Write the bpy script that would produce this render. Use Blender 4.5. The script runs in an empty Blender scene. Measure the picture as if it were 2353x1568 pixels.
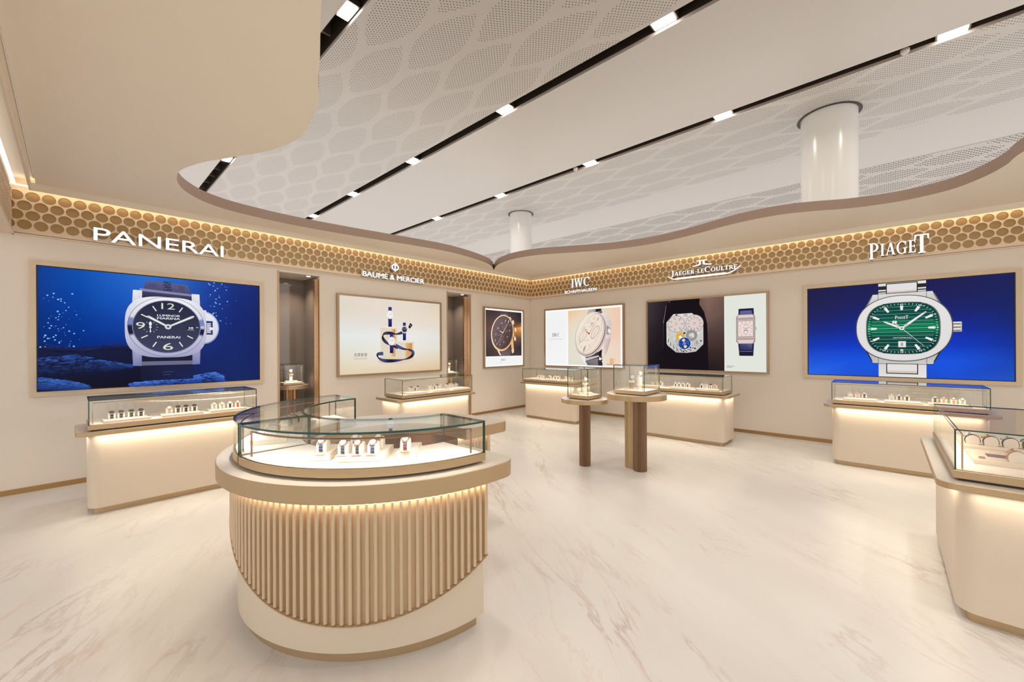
import bpy, bmesh, math, random
from mathutils import Matrix, Vector, noise
from mathutils.geometry import tessellate_polygon
random.seed(7)
C = bpy.context.scene.collection
PI = math.pi
R = math.radians
# ------------------------------------------------------------------ camera, world, exposure
sc = bpy.context.scene
IMG_W = 2353.0
cd = bpy.data.cameras.new('camera'); cam = bpy.data.objects.new('camera', cd); C.objects.link(cam)
_f, _yaw, _y0, _roll = 931.18, R(42.682), 797.03, R(-0.268)
cd.sensor_fit = 'HORIZONTAL'; cd.sensor_width = 36; cd.lens = 36 * _f / IMG_W
cd.shift_y = (_y0 - 784) / IMG_W; cd.clip_start = 0.05; cd.clip_end = 200
_Rv = Vector((math.sin(_yaw), -math.cos(_yaw), 0)); _F = Vector((math.cos(_yaw), math.sin(_yaw), 0)); _U = Vector((0, 0, 1))
_X = _Rv * math.cos(_roll) + _U * math.sin(_roll); _Y = -_Rv * math.sin(_roll) + _U * math.cos(_roll)
m = Matrix.Identity(4)
for i in range(3):
    m[i][0] = _X[i]; m[i][1] = _Y[i]; m[i][2] = -_F[i]
m[0][3], m[1][3], m[2][3] = -7.595, -6.39, 1.45
cam.matrix_world = m
sc.camera = cam
sc.view_settings.view_transform = 'Standard'; sc.view_settings.look = 'None'
sc.view_settings.gamma = 1; sc.view_settings.use_curve_mapping = False
sc.view_settings.exposure = 0.0
sc.cycles.transparent_max_bounces = 40
sc.cycles.max_bounces = 10
sc.cycles.diffuse_bounces = 5
sc.cycles.sample_clamp_indirect = 6
w = bpy.data.worlds.new('concourse_light'); sc.world = w; w.use_nodes = True
WB = w.node_tree.nodes['Background']
WB.inputs[0].default_value = (1.0, 0.95, 0.90, 1); WB.inputs[1].default_value = 1.42

def area(name, loc, size, sy, power, color=(1, .78, .52), rot=(0, 0, 0), parent=None, spread=PI):
    l = bpy.data.lights.new(name, 'AREA'); l.shape = 'RECTANGLE'; l.size = size; l.size_y = sy
    l.energy = power; l.color = color; l.spread = spread
    o = bpy.data.objects.new(name, l); C.objects.link(o); o.location = loc; o.rotation_euler = rot
    if parent: o.parent = parent
    return o

# ------------------------------------------------------------------ materials
def lin(c):
    return tuple(((x / 255) / 12.92 if x / 255 <= .04045 else ((x / 255 + .055) / 1.055) ** 2.4) for x in c[:3]) + (1,)
def mat(name, col, rough=.5, metal=0, spec=.5, emit=None, es=0, bump=None, noise_mix=None):
    M = bpy.data.materials.new(name); M.use_nodes = True; nt = M.node_tree; b = nt.nodes['Principled BSDF']
    b.inputs['Base Color'].default_value = tuple(col[:3]) + (1,)
    b.inputs['Roughness'].default_value = rough; b.inputs['Metallic'].default_value = metal
    b.inputs['Specular IOR Level'].default_value = spec
    if emit:
        b.inputs['Emission Color'].default_value = tuple(emit[:3]) + (1,); b.inputs['Emission Strength'].default_value = es
    if noise_mix:   # soft tonal variation of the finish
        sca, amt = noise_mix
        tc = nt.nodes.new('ShaderNodeTexCoord'); n = nt.nodes.new('ShaderNodeTexNoise'); n.inputs['Scale'].default_value = sca
        nt.links.new(tc.outputs['Object'], n.inputs['Vector'])
        mx = nt.nodes.new('ShaderNodeMix'); mx.data_type = 'RGBA'
        mx.inputs[6].default_value = tuple(c * (1 - amt) for c in col[:3]) + (1,)
        mx.inputs[7].default_value = tuple(min(1, c * (1 + amt)) for c in col[:3]) + (1,)
        nt.links.new(n.outputs['Fac'], mx.inputs[0]); nt.links.new(mx.outputs[2], b.inputs['Base Color'])
    if bump:
        sca, st = bump
        tc = nt.nodes.new('ShaderNodeTexCoord'); n = nt.nodes.new('ShaderNodeTexNoise'); n.inputs['Scale'].default_value = sca
        nt.links.new(tc.outputs['Object'], n.inputs['Vector'])
        bp = nt.nodes.new('ShaderNodeBump'); bp.inputs['Strength'].default_value = st; bp.inputs['Distance'].default_value = .002
        nt.links.new(n.outputs['Fac'], bp.inputs['Height']); nt.links.new(bp.outputs[0], b.inputs['Normal'])
    return M
def emis(name, col, s):
    M = bpy.data.materials.new(name); M.use_nodes = True; nt = M.node_tree; nt.nodes.clear()
    e = nt.nodes.new('ShaderNodeEmission'); o = nt.nodes.new('ShaderNodeOutputMaterial')
    e.inputs[0].default_value = tuple(col[:3]) + (1,); e.inputs[1].default_value = s
    nt.links.new(e.outputs[0], o.inputs[0]); return M
def glassmat(name, tint, refl=1.0):
    M = bpy.data.materials.new(name); M.use_nodes = True; nt = M.node_tree; nt.nodes.clear(); N = nt.nodes.new
    t = N('ShaderNodeBsdfTransparent'); t.inputs[0].default_value = tint + (1,)
    g = N('ShaderNodeBsdfGlossy'); g.inputs['Roughness'].default_value = 0.0; g.inputs[0].default_value = (.95, .97, .96, 1)
    fr = N('ShaderNodeFresnel'); ge = N('ShaderNodeNewGeometry'); io = N('ShaderNodeMapRange')   # same reflectance from either side of a thin pane
    io.inputs[3].default_value = 1.45; io.inputs[4].default_value = 1 / 1.45
    nt.links.new(ge.outputs['Backfacing'], io.inputs[0]); nt.links.new(io.outputs[0], fr.inputs[0])
    mu = N('ShaderNodeMath'); mu.operation = 'MULTIPLY'; mu.inputs[1].default_value = refl
    mx = N('ShaderNodeMixShader'); o = N('ShaderNodeOutputMaterial'); L = nt.links.new
    L(fr.outputs[0], mu.inputs[0]); L(mu.outputs[0], mx.inputs[0]); L(t.outputs[0], mx.inputs[1]); L(g.outputs[0], mx.inputs[2]); L(mx.outputs[0], o.inputs[0])
    return M
def artmat(strength):
    M = bpy.data.materials.new('printed_display'); M.use_nodes = True; nt = M.node_tree; nt.nodes.clear(); N = nt.nodes.new
    a = N('ShaderNodeAttribute'); a.attribute_name = 'ink'
    e = N('ShaderNodeEmission'); e.inputs[1].default_value = strength
    o = N('ShaderNodeOutputMaterial'); nt.links.new(a.outputs[0], e.inputs[0]); nt.links.new(e.outputs[0], o.inputs[0]); return M

M_wall = mat('cream_wall', (.80, .72, .635), .55, noise_mix=(.35, .03))
M_soff = mat('soffit_paint', (.90, .825, .705), .6)
M_fascia = mat('soffit_edge_taupe', (.30, .205, .155), .5)
M_ceilp = mat('ceiling_panel', (.50, .475, .455), .45, noise_mix=(.25, .02))
M_slot = mat('slot_dark', (.035, .025, .018), .5)
M_slotrib = mat('slot_rib', (.10, .08, .06), .5)
M_lip = mat('slot_lip', (.42, .36, .32), .5)
M_gold = mat('champagne_metal', (.50, .365, .215), .38, .55, noise_mix=(1.3, .05))
M_goldtop = mat('champagne_worktop', (.66, .60, .52), .28, .05)
M_goldslat = mat('champagne_slat', (.66, .52, .36), .38, .35)
M_slatback = mat('slat_backing', (.68, .52, .34), .42, .25)
M_brass = mat('baseboard_brass', (.40, .245, .10), .35, .6)
M_bronze = mat('bronze_mirror', (.55, .34, .19), .12, .85)
M_bronzedk = mat('fluted_bronze', (.24, .145, .085), .38, .5)
M_cream = mat('counter_cream', (.68, .585, .47), .42)
M_disc = mat('gold_disc', (.42, .275, .125), .36, .45)
M_sheet = mat('pierced_sheet', (.80, .66, .49), .45, .1)
M_deck = mat('display_pad', (.86, .76, .66), .7)
M_tray = mat('tray_leather', (.78, .67, .55), .6)
M_traytrim = mat('tray_trim', (.42, .25, .12), .4, .4)
M_white = mat('cushion_cream', (.86, .78, .68), .6)
M_black = mat('black_leather', (.012, .011, .014), .5)
M_blue = mat('blue_leather', (.014, .017, .055), .45)
M_brown = mat('brown_leather', (.13, .03, .012), .45)
M_red = mat('red_strap', (.5, .01, .015), .5)
M_steel = mat('steel', (.72, .70, .68), .18, 1)
M_rose = mat('rose_gold', (.80, .48, .30), .2, 1)
M_dialw = mat('white_dial', (.85, .82, .78), .3)
M_dialk = mat('black_dial', (.02, .02, .03), .25)
M_dialb = mat('blue_dial', (.02, .05, .25), .25)
M_niche = mat('taupe_gloss_lining', (.25, .205, .18), .08, 0, .8)
M_glass = glassmat('clear_glass', (.985, .995, .99))
M_glasst = glassmat('clear_glass_top', (.97, .99, .985), 1.0)
M_edge = mat('glass_edge', (.015, .075, .060), .15, 0, .5)
M_edgel = mat('glass_edge_light', (.10, .30, .25), .1, 0, .8)
M_black2 = mat('black_bezel', (.01, .01, .012), .4)
M_led = emis('led_warm', (1, .82, .58), 6.5)
M_ledw = emis('led_white', (1, .86, .66), 6)
M_lamp = emis('ceiling_lamp', (1, .93, .85), 26)
M_sign = emis('sign_white', (1, .96, .93), 1.7)
M_signside = mat('sign_side', (.75, .72, .7), .4)
M_colm = mat('column_white', (.70, .69, .67), .22, 0, .6)
M_frame = mat('screen_frame_gold', (.66, .53, .38), .4, .25)
M_frame2 = mat('lightbox_frame', (.45, .32, .20), .3, .6)
M_raildk = mat('dark_bronze_rail', (.22, .11, .06), .3, .7)
M_tag = mat('rose_tag', (.25, .10, .07), .5)

def floormat():
    M = bpy.data.materials.new('cream_marble'); M.use_nodes = True; nt = M.node_tree; b = nt.nodes['Principled BSDF']; N = nt.nodes.new; L = nt.links.new
    tc = N('ShaderNodeTexCoord'); mp = N('ShaderNodeMapping'); mp.inputs['Rotation'].default_value = (0, 0, R(-55)); L(tc.outputs['Object'], mp.inputs[0])
    def ridge(scx, scy, scale, det, lo, hi, dist=0.6, off=0.0):
        m2 = N('ShaderNodeMapping'); m2.inputs['Scale'].default_value = (scx, scy, 1); m2.inputs['Location'].default_value = (off, off * 1.7, off)
        L(mp.outputs[0], m2.inputs[0])
        n = N('ShaderNodeTexNoise'); n.inputs['Scale'].default_value = scale; n.inputs['Detail'].default_value = det; n.inputs['Distortion'].default_value = dist
        n.inputs['Roughness'].default_value = .62
        L(m2.outputs[0], n.inputs['Vector'])
        s = N('ShaderNodeMath'); s.operation = 'SUBTRACT'; s.inputs[1].default_value = .5; L(n.outputs['Fac'], s.inputs[0])
        a = N('ShaderNodeMath'); a.operation = 'ABSOLUTE'; L(s.outputs[0], a.inputs[0])
        r = N('ShaderNodeMapRange'); r.inputs[1].default_value = lo; r.inputs[2].default_value = hi; r.inputs[3].default_value = 1; r.inputs[4].default_value = 0
        L(a.outputs[0], r.inputs[0]); return r.outputs[0]
    v1 = ridge(.28, 1.15, .95, 8, 0, .014); v2 = ridge(.35, 1.6, 1.9, 8, 0, .02, .9, 5.3)
    g = N('ShaderNodeTexNoise'); g.inputs['Scale'].default_value = .9; g.inputs['Detail'].default_value = 2; L(mp.outputs[0], g.inputs['Vector'])
    gr = N('ShaderNodeMapRange'); gr.inputs[1].default_value = .42; gr.inputs[2].default_value = .66; L(g.outputs['Fac'], gr.inputs[0])
    def mul(a, k):
        q = N('ShaderNodeMath'); q.operation = 'MULTIPLY'; L(a, q.inputs[0])
        if isinstance(k, (int, float)): q.inputs[1].default_value = k
        else: L(k, q.inputs[1])
        return q.outputs[0]
    va = mul(mul(v1, gr.outputs[0]), .78); vb = mul(mul(v2, gr.outputs[0]), .45)
    c = N('ShaderNodeTexNoise'); c.inputs['Scale'].default_value = 1.1; c.inputs['Detail'].default_value = 4
    m3 = N('ShaderNodeMapping'); m3.inputs['Scale'].default_value = (.4, 1.3, 1); L(mp.outputs[0], m3.inputs[0]); L(m3.outputs[0], c.inputs['Vector'])
    base = N('ShaderNodeMix'); base.data_type = 'RGBA'; base.inputs[6].default_value = (.66, .64, .61, 1); base.inputs[7].default_value = (.735, .72, .695, 1)
    cr = N('ShaderNodeMapRange'); cr.inputs[1].default_value = .35; cr.inputs[2].default_value = .65; L(c.outputs['Fac'], cr.inputs[0]); L(cr.outputs[0], base.inputs[0])
    m1 = N('ShaderNodeMix'); m1.data_type = 'RGBA'; m1.inputs[7].default_value = (.50, .41, .37, 1); L(va, m1.inputs[0]); L(base.outputs[2], m1.inputs[6])
    mb = N('ShaderNodeMix'); mb.data_type = 'RGBA'; mb.inputs[7].default_value = (.60, .46, .38, 1); L(vb, mb.inputs[0]); L(m1.outputs[2], mb.inputs[6])
    L(mb.outputs[2], b.inputs['Base Color']); b.inputs['Roughness'].default_value = .34; b.inputs['Specular IOR Level'].default_value = .35
    return M
M_floor = floormat()

def perfmat(name, base, dotr, pitch, pitchy, zones=True, x0=-4.255, y0=-2.015):
    M = bpy.data.materials.new(name); M.use_nodes = True; nt = M.node_tree; b = nt.nodes['Principled BSDF']; N = nt.nodes.new; L = nt.links.new
    tc = N('ShaderNodeTexCoord'); sx = N('ShaderNodeSeparateXYZ'); L(tc.outputs['Object'], sx.inputs[0])
    def ma(op, a, bb=None):
        q = N('ShaderNodeMath'); q.operation = op
        for i, v in enumerate((a, bb)):
            if v is None: continue
            if isinstance(v, (int, float)): q.inputs[i].default_value = v
            else: L(v, q.inputs[i])
        return q.outputs[0]
    def cell(src, off, per):
        t = ma('FLOORED_MODULO', ma('ADD', ma('DIVIDE', ma('SUBTRACT', src, off), per), .5), 1.0)
        return ma('MULTIPLY', ma('ABSOLUTE', ma('SUBTRACT', t, .5)), per)
    def lattice(ox, oy, px, py, fn):
        return fn(cell(sx.outputs[0], ox, px), cell(sx.outputs[1], oy, py))
    def dot(dx, dy): return ma('LESS_THAN', ma('ADD', ma('MULTIPLY', dx, dx), ma('MULTIPLY', dy, dy)), dotr * dotr)
    d = ma('MAXIMUM', lattice(0, 0, pitch, pitchy, dot), lattice(pitch / 2, pitchy / 2, pitch, pitchy, dot))
    if zones:
        W_, P_ = .645, 1.13
        def hexa(dx, dy): return ma('LESS_THAN', ma('ADD', dx, ma('MULTIPLY', ma('MULTIPLY', dy, dy), .50)), .268)   # leaf shaped fields of holes
        z = ma('MAXIMUM', lattice(x0, y0, W_, 2 * P_, hexa), lattice(x0 + W_ / 2, y0 + P_, W_, 2 * P_, hexa))
        d = ma('MULTIPLY', d, z)
    mx = N('ShaderNodeMix'); mx.data_type = 'RGBA'; mx.inputs[6].default_value = base + (1,); mx.inputs[7].default_value = (.05, .035, .03, 1)
    L(d, mx.inputs[0]); L(mx.outputs[2], b.inputs['Base Color']); b.inputs['Roughness'].default_value = .5
    return M
M_perf = perfmat('perforated_panel', (.49, .465, .445), .0070, .058, .050)
M_perf2 = perfmat('perforated_panel_fine', (.49, .465, .445), .0080, .060, .052, True, .6, 0)
M_perf3 = perfmat('perforated_panel_coarse', (.47, .445, .425), .017, .10, .085, True, 5.2, 0.3)

# ------------------------------------------------------------------ helpers
class MB:
    """collects polygons and links them as one mesh object"""
    def __init__(s): s.v = []; s.f = []; s.m = []
    def add(s, vs, fs, mi=0):
        o = len(s.v); s.v += [tuple(p) for p in vs]; s.f += [tuple(i + o for i in f) for f in fs]
        s.m += [mi] * len(fs) if isinstance(mi, int) else list(mi); return s
    def box(s, x0, x1, y0, y1, z0, z1, mi=0):
        return s.add([(x, y, z) for z in (z0, z1) for y in (y0, y1) for x in (x0, x1)],
                     [(0, 2, 3, 1), (4, 5, 7, 6), (0, 1, 5, 4), (2, 6, 7, 3), (0, 4, 6, 2), (1, 3, 7, 5)], mi)
    def prism(s, pts, z0, z1, mi=0, ms=None, mt=None):
        """pts counter-clockwise; mi = caps, ms = sides"""
        n = len(pts); ms = mi if ms is None else ms
        vs = [(x, y, z0) for x, y in pts] + [(x, y, z1) for x, y in pts]
        fs = [tuple(range(n - 1, -1, -1)), tuple(range(n, 2 * n))] + [(i, (i + 1) % n, n + (i + 1) % n, n + i) for i in range(n)]
        return s.add(vs, fs, [mi, mi if mt is None else mt] + [ms] * n)
    def bevprism(s, pts, z0, z1, b, mi=0):
        """prism whose top edge is chamfered by b"""
        n = len(pts); cx = sum(p[0] for p in pts) / n; cy = sum(p[1] for p in pts) / n
        def inset(d):
            out = []
            for i in range(n):
                p0, p1, p2 = Vector(pts[i - 1]), Vector(pts[i]), Vector(pts[(i + 1) % n])
                a = (p1 - p0); c = (p2 - p1)
                na = Vector((-a.y, a.x)).normalized() if a.length > 1e-9 else Vector((0, 0)); nc = Vector((-c.y, c.x)).normalized() if c.length > 1e-9 else na
                nn = (na + nc); nn = nn.normalized() if nn.length > 1e-6 else na
                k = d / max(.35, nn.dot(na)); q = p1 + nn * k; out.append((q.x, q.y))
            return out
        q = inset(b)
        vs = [(x, y, z0) for x, y in q] + [(x, y, z0 + b) for x, y in pts] + [(x, y, z1 - b) for x, y in pts] + [(x, y, z1) for x, y in q]
        fs = [tuple(range(n - 1, -1, -1)), tuple(range(3 * n, 4 * n))]
        for k in range(3): fs += [(k * n + i, k * n + (i + 1) % n, (k + 1) * n + (i + 1) % n, (k + 1) * n + i) for i in range(n)]
        return s.add(vs, fs, mi)
    def cyl(s, cx, cy, r, z0, z1, n=32, mi=0, r2=None):
        r2 = r if r2 is None else r2
        a = [2 * PI * i / n for i in range(n)]
        vs = [(cx + r * math.cos(t), cy + r * math.sin(t), z0) for t in a] + [(cx + r2 * math.cos(t), cy + r2 * math.sin(t), z1) for t in a]
        return s.add(vs, [tuple(range(n - 1, -1, -1)), tuple(range(n, 2 * n))] + [(i, (i + 1) % n, n + (i + 1) % n, n + i) for i in range(n)], mi)
    def tube(s, pts, r, n=8, mi=0):
        pts = [Vector(p) for p in pts]; vs = []; 
        for i, p in enumerate(pts):
            d = (pts[min(i + 1, len(pts) - 1)] - pts[max(i - 1, 0)]).normalized()
            u = d.cross(Vector((0, 0, 1)));
            if u.length < .1: u = d.cross(Vector((1, 0, 0)))
            u.normalize(); v = d.cross(u).normalized()
            vs += [p + (u * math.cos(2 * PI * k / n) + v * math.sin(2 * PI * k / n)) * r for k in range(n)]
        fs = [tuple(range(n)), tuple(range(len(vs) - 1, len(vs) - n - 1, -1))]
        for i in range(len(pts) - 1):
            fs += [(i * n + k, (i + 1) * n + k, (i + 1) * n + (k + 1) % n, i * n + (k + 1) % n) for k in range(n)]
        return s.add(vs, fs, mi)
    def mapped(s, M):
        s.v = [tuple(M @ Vector(p)) for p in s.v]; return s
    def build(s, name, mats, parent=None, smooth=False):
        me = bpy.data.meshes.new(name); me.from_pydata(s.v, [], s.f)
        for M in (mats if isinstance(mats, (list, tuple)) else [mats]): me.materials.append(M)
        me.polygons.foreach_set('material_index', s.m); me.update()
        if smooth:
            me.polygons.foreach_set('use_smooth', [True] * len(me.polygons))
            me.set_sharp_from_angle(angle=R(38))
        o = bpy.data.objects.new(name, me); C.objects.link(o)
        if parent: o.parent = parent
        return o
def tag(o, label=None, cat=None, group=None, kind=None):
    if label: o['label'] = label
    if cat: o['category'] = cat
    if group: o['group'] = group
    if kind: o['kind'] = kind
    return o
def thing(name, label, cat, loc=(0, 0, 0), rz=0, group=None):
    o = bpy.data.objects.new(name, None); C.objects.link(o); o.location = loc; o.rotation_euler = (0, 0, rz); o.empty_display_size = .05
    return tag(o, label, cat, group)
def struct(o, label=None): o['kind'] = 'structure'; return tag(o, label)
def copy_tree(o, parent=None):
    c = o.copy(); C.objects.link(c); c.parent = parent
    for ch in list(o.children): copy_tree(ch, c)
    return c
def rrect(x0, x1, y0, y1, r, n=6, corners=(1, 1, 1, 1)):
    """ccw rounded rectangle; corners: (x0y0, x1y0, x1y1, x0y1)"""
    out = []
    for k, (cx, cy, sx_, sy_, a0) in enumerate(((x0, y0, 1, 1, PI), (x1, y0, -1, 1, 1.5 * PI), (x1, y1, -1, -1, 0), (x0, y1, 1, -1, .5 * PI))):
        if corners[k]:
            ccx, ccy = cx + sx_ * r, cy + sy_ * r
            out += [(ccx + r * math.cos(a0 + .5 * PI * i / n), ccy + r * math.sin(a0 + .5 * PI * i / n)) for i in range(n + 1)]
        else: out.append((cx, cy))
    return out
def arc(cx, cy, r, a0, a1, n):
    return [(cx + r * math.cos(R(a0 + (a1 - a0) * i / n)), cy + r * math.sin(R(a0 + (a1 - a0) * i / n))) for i in range(n + 1)]

# text to triangles (built-in lettering)
_tc = {}
def text_tris(s, bold=0.0):
    k = s
    if k in _tc: return _tc[k]
    cu = bpy.data.curves.new('t', 'FONT'); cu.body = s; cu.resolution_u = 4; cu.fill_mode = 'FRONT'
    o = bpy.data.objects.new('t', cu); C.objects.link(o)
    bpy.context.view_layer.update()
    dg = bpy.context.evaluated_depsgraph_get(); me = o.evaluated_get(dg).to_mesh()
    vs = [tuple(v.co[:2]) for v in me.vertices]; fs = [tuple(p.vertices) for p in me.polygons]
    o.evaluated_get(dg).to_mesh_clear(); bpy.data.objects.remove(o); bpy.data.curves.remove(cu)
    if vs:
        x0 = min(v[0] for v in vs); x1 = max(v[0] for v in vs); y0 = min(v[1] for v in vs); y1 = max(v[1] for v in vs)
    else: x0 = y0 = 0; x1 = y1 = 1
    _tc[k] = (vs, fs, x0, x1, y0, y1); return _tc[k]
def text_fit(s, u0, u1, v0, v1, bold=0.0):
    vs, fs, x0, x1, y0, y1 = text_tris(s, bold)
    P = [(u0 + (x - x0) / (x1 - x0) * (u1 - u0), v0 + (y - y0) / (y1 - y0) * (v1 - v0)) for x, y in vs]
    if bold:      # heavier strokes: the same outline struck again a little aside
        d = bold * (u1 - u0) / (x1 - x0); n = len(P); fs = list(fs)
        P = [(x - d, y) for x, y in P] + [(x + d, y) for x, y in P]; fs = fs + [tuple(i + n for i in f) for f in fs]
    return P, fs
# serif capitals from strokes; each glyph: (width, list of polygons) with cap height 1
def _st(x, y0=0, y1=1, w=.17): return [(x, y0), (x + w, y0), (x + w, y1), (x, y1)]
def _sf(x, y, w, h=.05): return [(x, y), (x + w, y), (x + w, y + h), (x, y + h)]
def _dg(xa, ya, xb, yb, w): return [(xa, ya), (xa + w, ya), (xb + w, yb), (xb, yb)]
def _bowl(cx, cy, rx, ry, a0, a1, t, thin=.05, n=16):
    out = []
    for i in range(n):
        q = []
        for j, side in ((i, 0), (i + 1, 0), (i + 1, 1), (i, 1)):
            a = R(a0 + (a1 - a0) * j / n); k = abs(math.cos(a)); tt = thin + (t - thin) * k
            rr = (rx - (tt if side else 0), ry - ((thin + (t * .35) * k) if side else 0))
            q.append((cx + rr[0] * math.cos(a), cy + rr[1] * math.sin(a)))
        out.append(q)
    return out
def glyph(c):
    S = _st; F = _sf
    if c == 'I': return .33, [S(.08), F(0, 0, .33), F(0, .95, .33)]
    if c == 'J': return .36, [S(.12, .0, 1), F(.03, .95, .33), [(.12, .05), (.29, .0), (.12, -.2), (-.04, -.26), (-.04, -.18)]]
    if c == 'P': return .66, [S(.08), F(0, 0, .35), F(0, .95, .3)] + _bowl(.28, .73, .36, .27, -90, 90, .15)
    if c == 'R': return .74, [S(.08), F(0, 0, .33), F(0, .95, .3), _dg(.56, 0, .30, .48, .19), F(.52, 0, .24)] + _bowl(.28, .73, .34, .27, -90, 90, .15)
    if c == 'A': return .82, [_dg(.06, 0, .38, 1, .07), _dg(.58, 0, .34, 1, .18), F(.18, .3, .46), F(0, 0, .22), F(.52, 0, .3)]
    if c == 'E': return .62, [S(.08), F(0, 0, .58, .06), F(0, .94, .56, .06), F(.2, .48, .28), [(.52, 0), (.60, .26), (.55, .26), (.46, .06)], [(.50, 1), (.57, .78), (.52, .78), (.44, .94)], [(.45, .38), (.49, .38), (.49, .62), (.45, .62)]]
    if c == 'T': return .70, [S(.27), F(.18, 0, .35), F(0, .94, .70, .06), [(0, .94), (0, .74), (.05, .74), (.10, .94)], [(.70, .94), (.70, .74), (.65, .74), (.60, .94)]]
    if c == 'L': return .58, [S(.08), F(0, 0, .54, .06), F(0, .95, .34), [(.48, 0), (.57, .28), (.52, .28), (.42, .06)]]
    if c == 'U': return .80, [S(.08, .3, 1), F(0, .95, .33), _st(.62, .3, 1, .07), F(.53, .95, .25)] + _bowl(.385, .3, .305, .3, 180, 360, .14)
    if c == 'O': return .84, _bowl(.42, .5, .42, .52, 0, 360, .17, n=32)
    if c == 'C': return .80, _bowl(.44, .5, .44, .52, 52, 308, .17, n=28) + [[(.68, .70), (.74, .70), (.76, 1.0), (.71, 1.0)]]
    if c == 'G': return .86, _bowl(.44, .5, .44, .52, 52, 300, .17, n=28) + [[(.68, .70), (.74, .70), (.76, 1.0), (.71, 1.0)], _st(.62, .02, .45, .14), F(.52, .42, .34)]
    if c == 'W': return 1.22, [_dg(.26, 0, .06, 1, .16), _dg(.30, 0, .56, 1, .06), _dg(.74, 0, .52, 1, .16), _dg(.80, 0, 1.04, 1, .07), F(0, .95, .3), F(.42, .95, .34), F(.94, .95, .26)]
    if c == '-': return .40, [F(.05, .36, .3, .1)]
    return .4, []
def serif(s, caps=None, gap=.10, small=.74):
    """caps: indices drawn full height, the rest as small capitals (None = all full)"""
    x = 0; polys = []
    for i, c in enumerate(s):
        wd, P = glyph(c); k = 1 if caps is None or i in caps else small
        for p in P: polys.append([(x + a * k, b * k) for a, b in p])
        x += (wd + gap) * k
    return polys, x - gap

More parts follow.
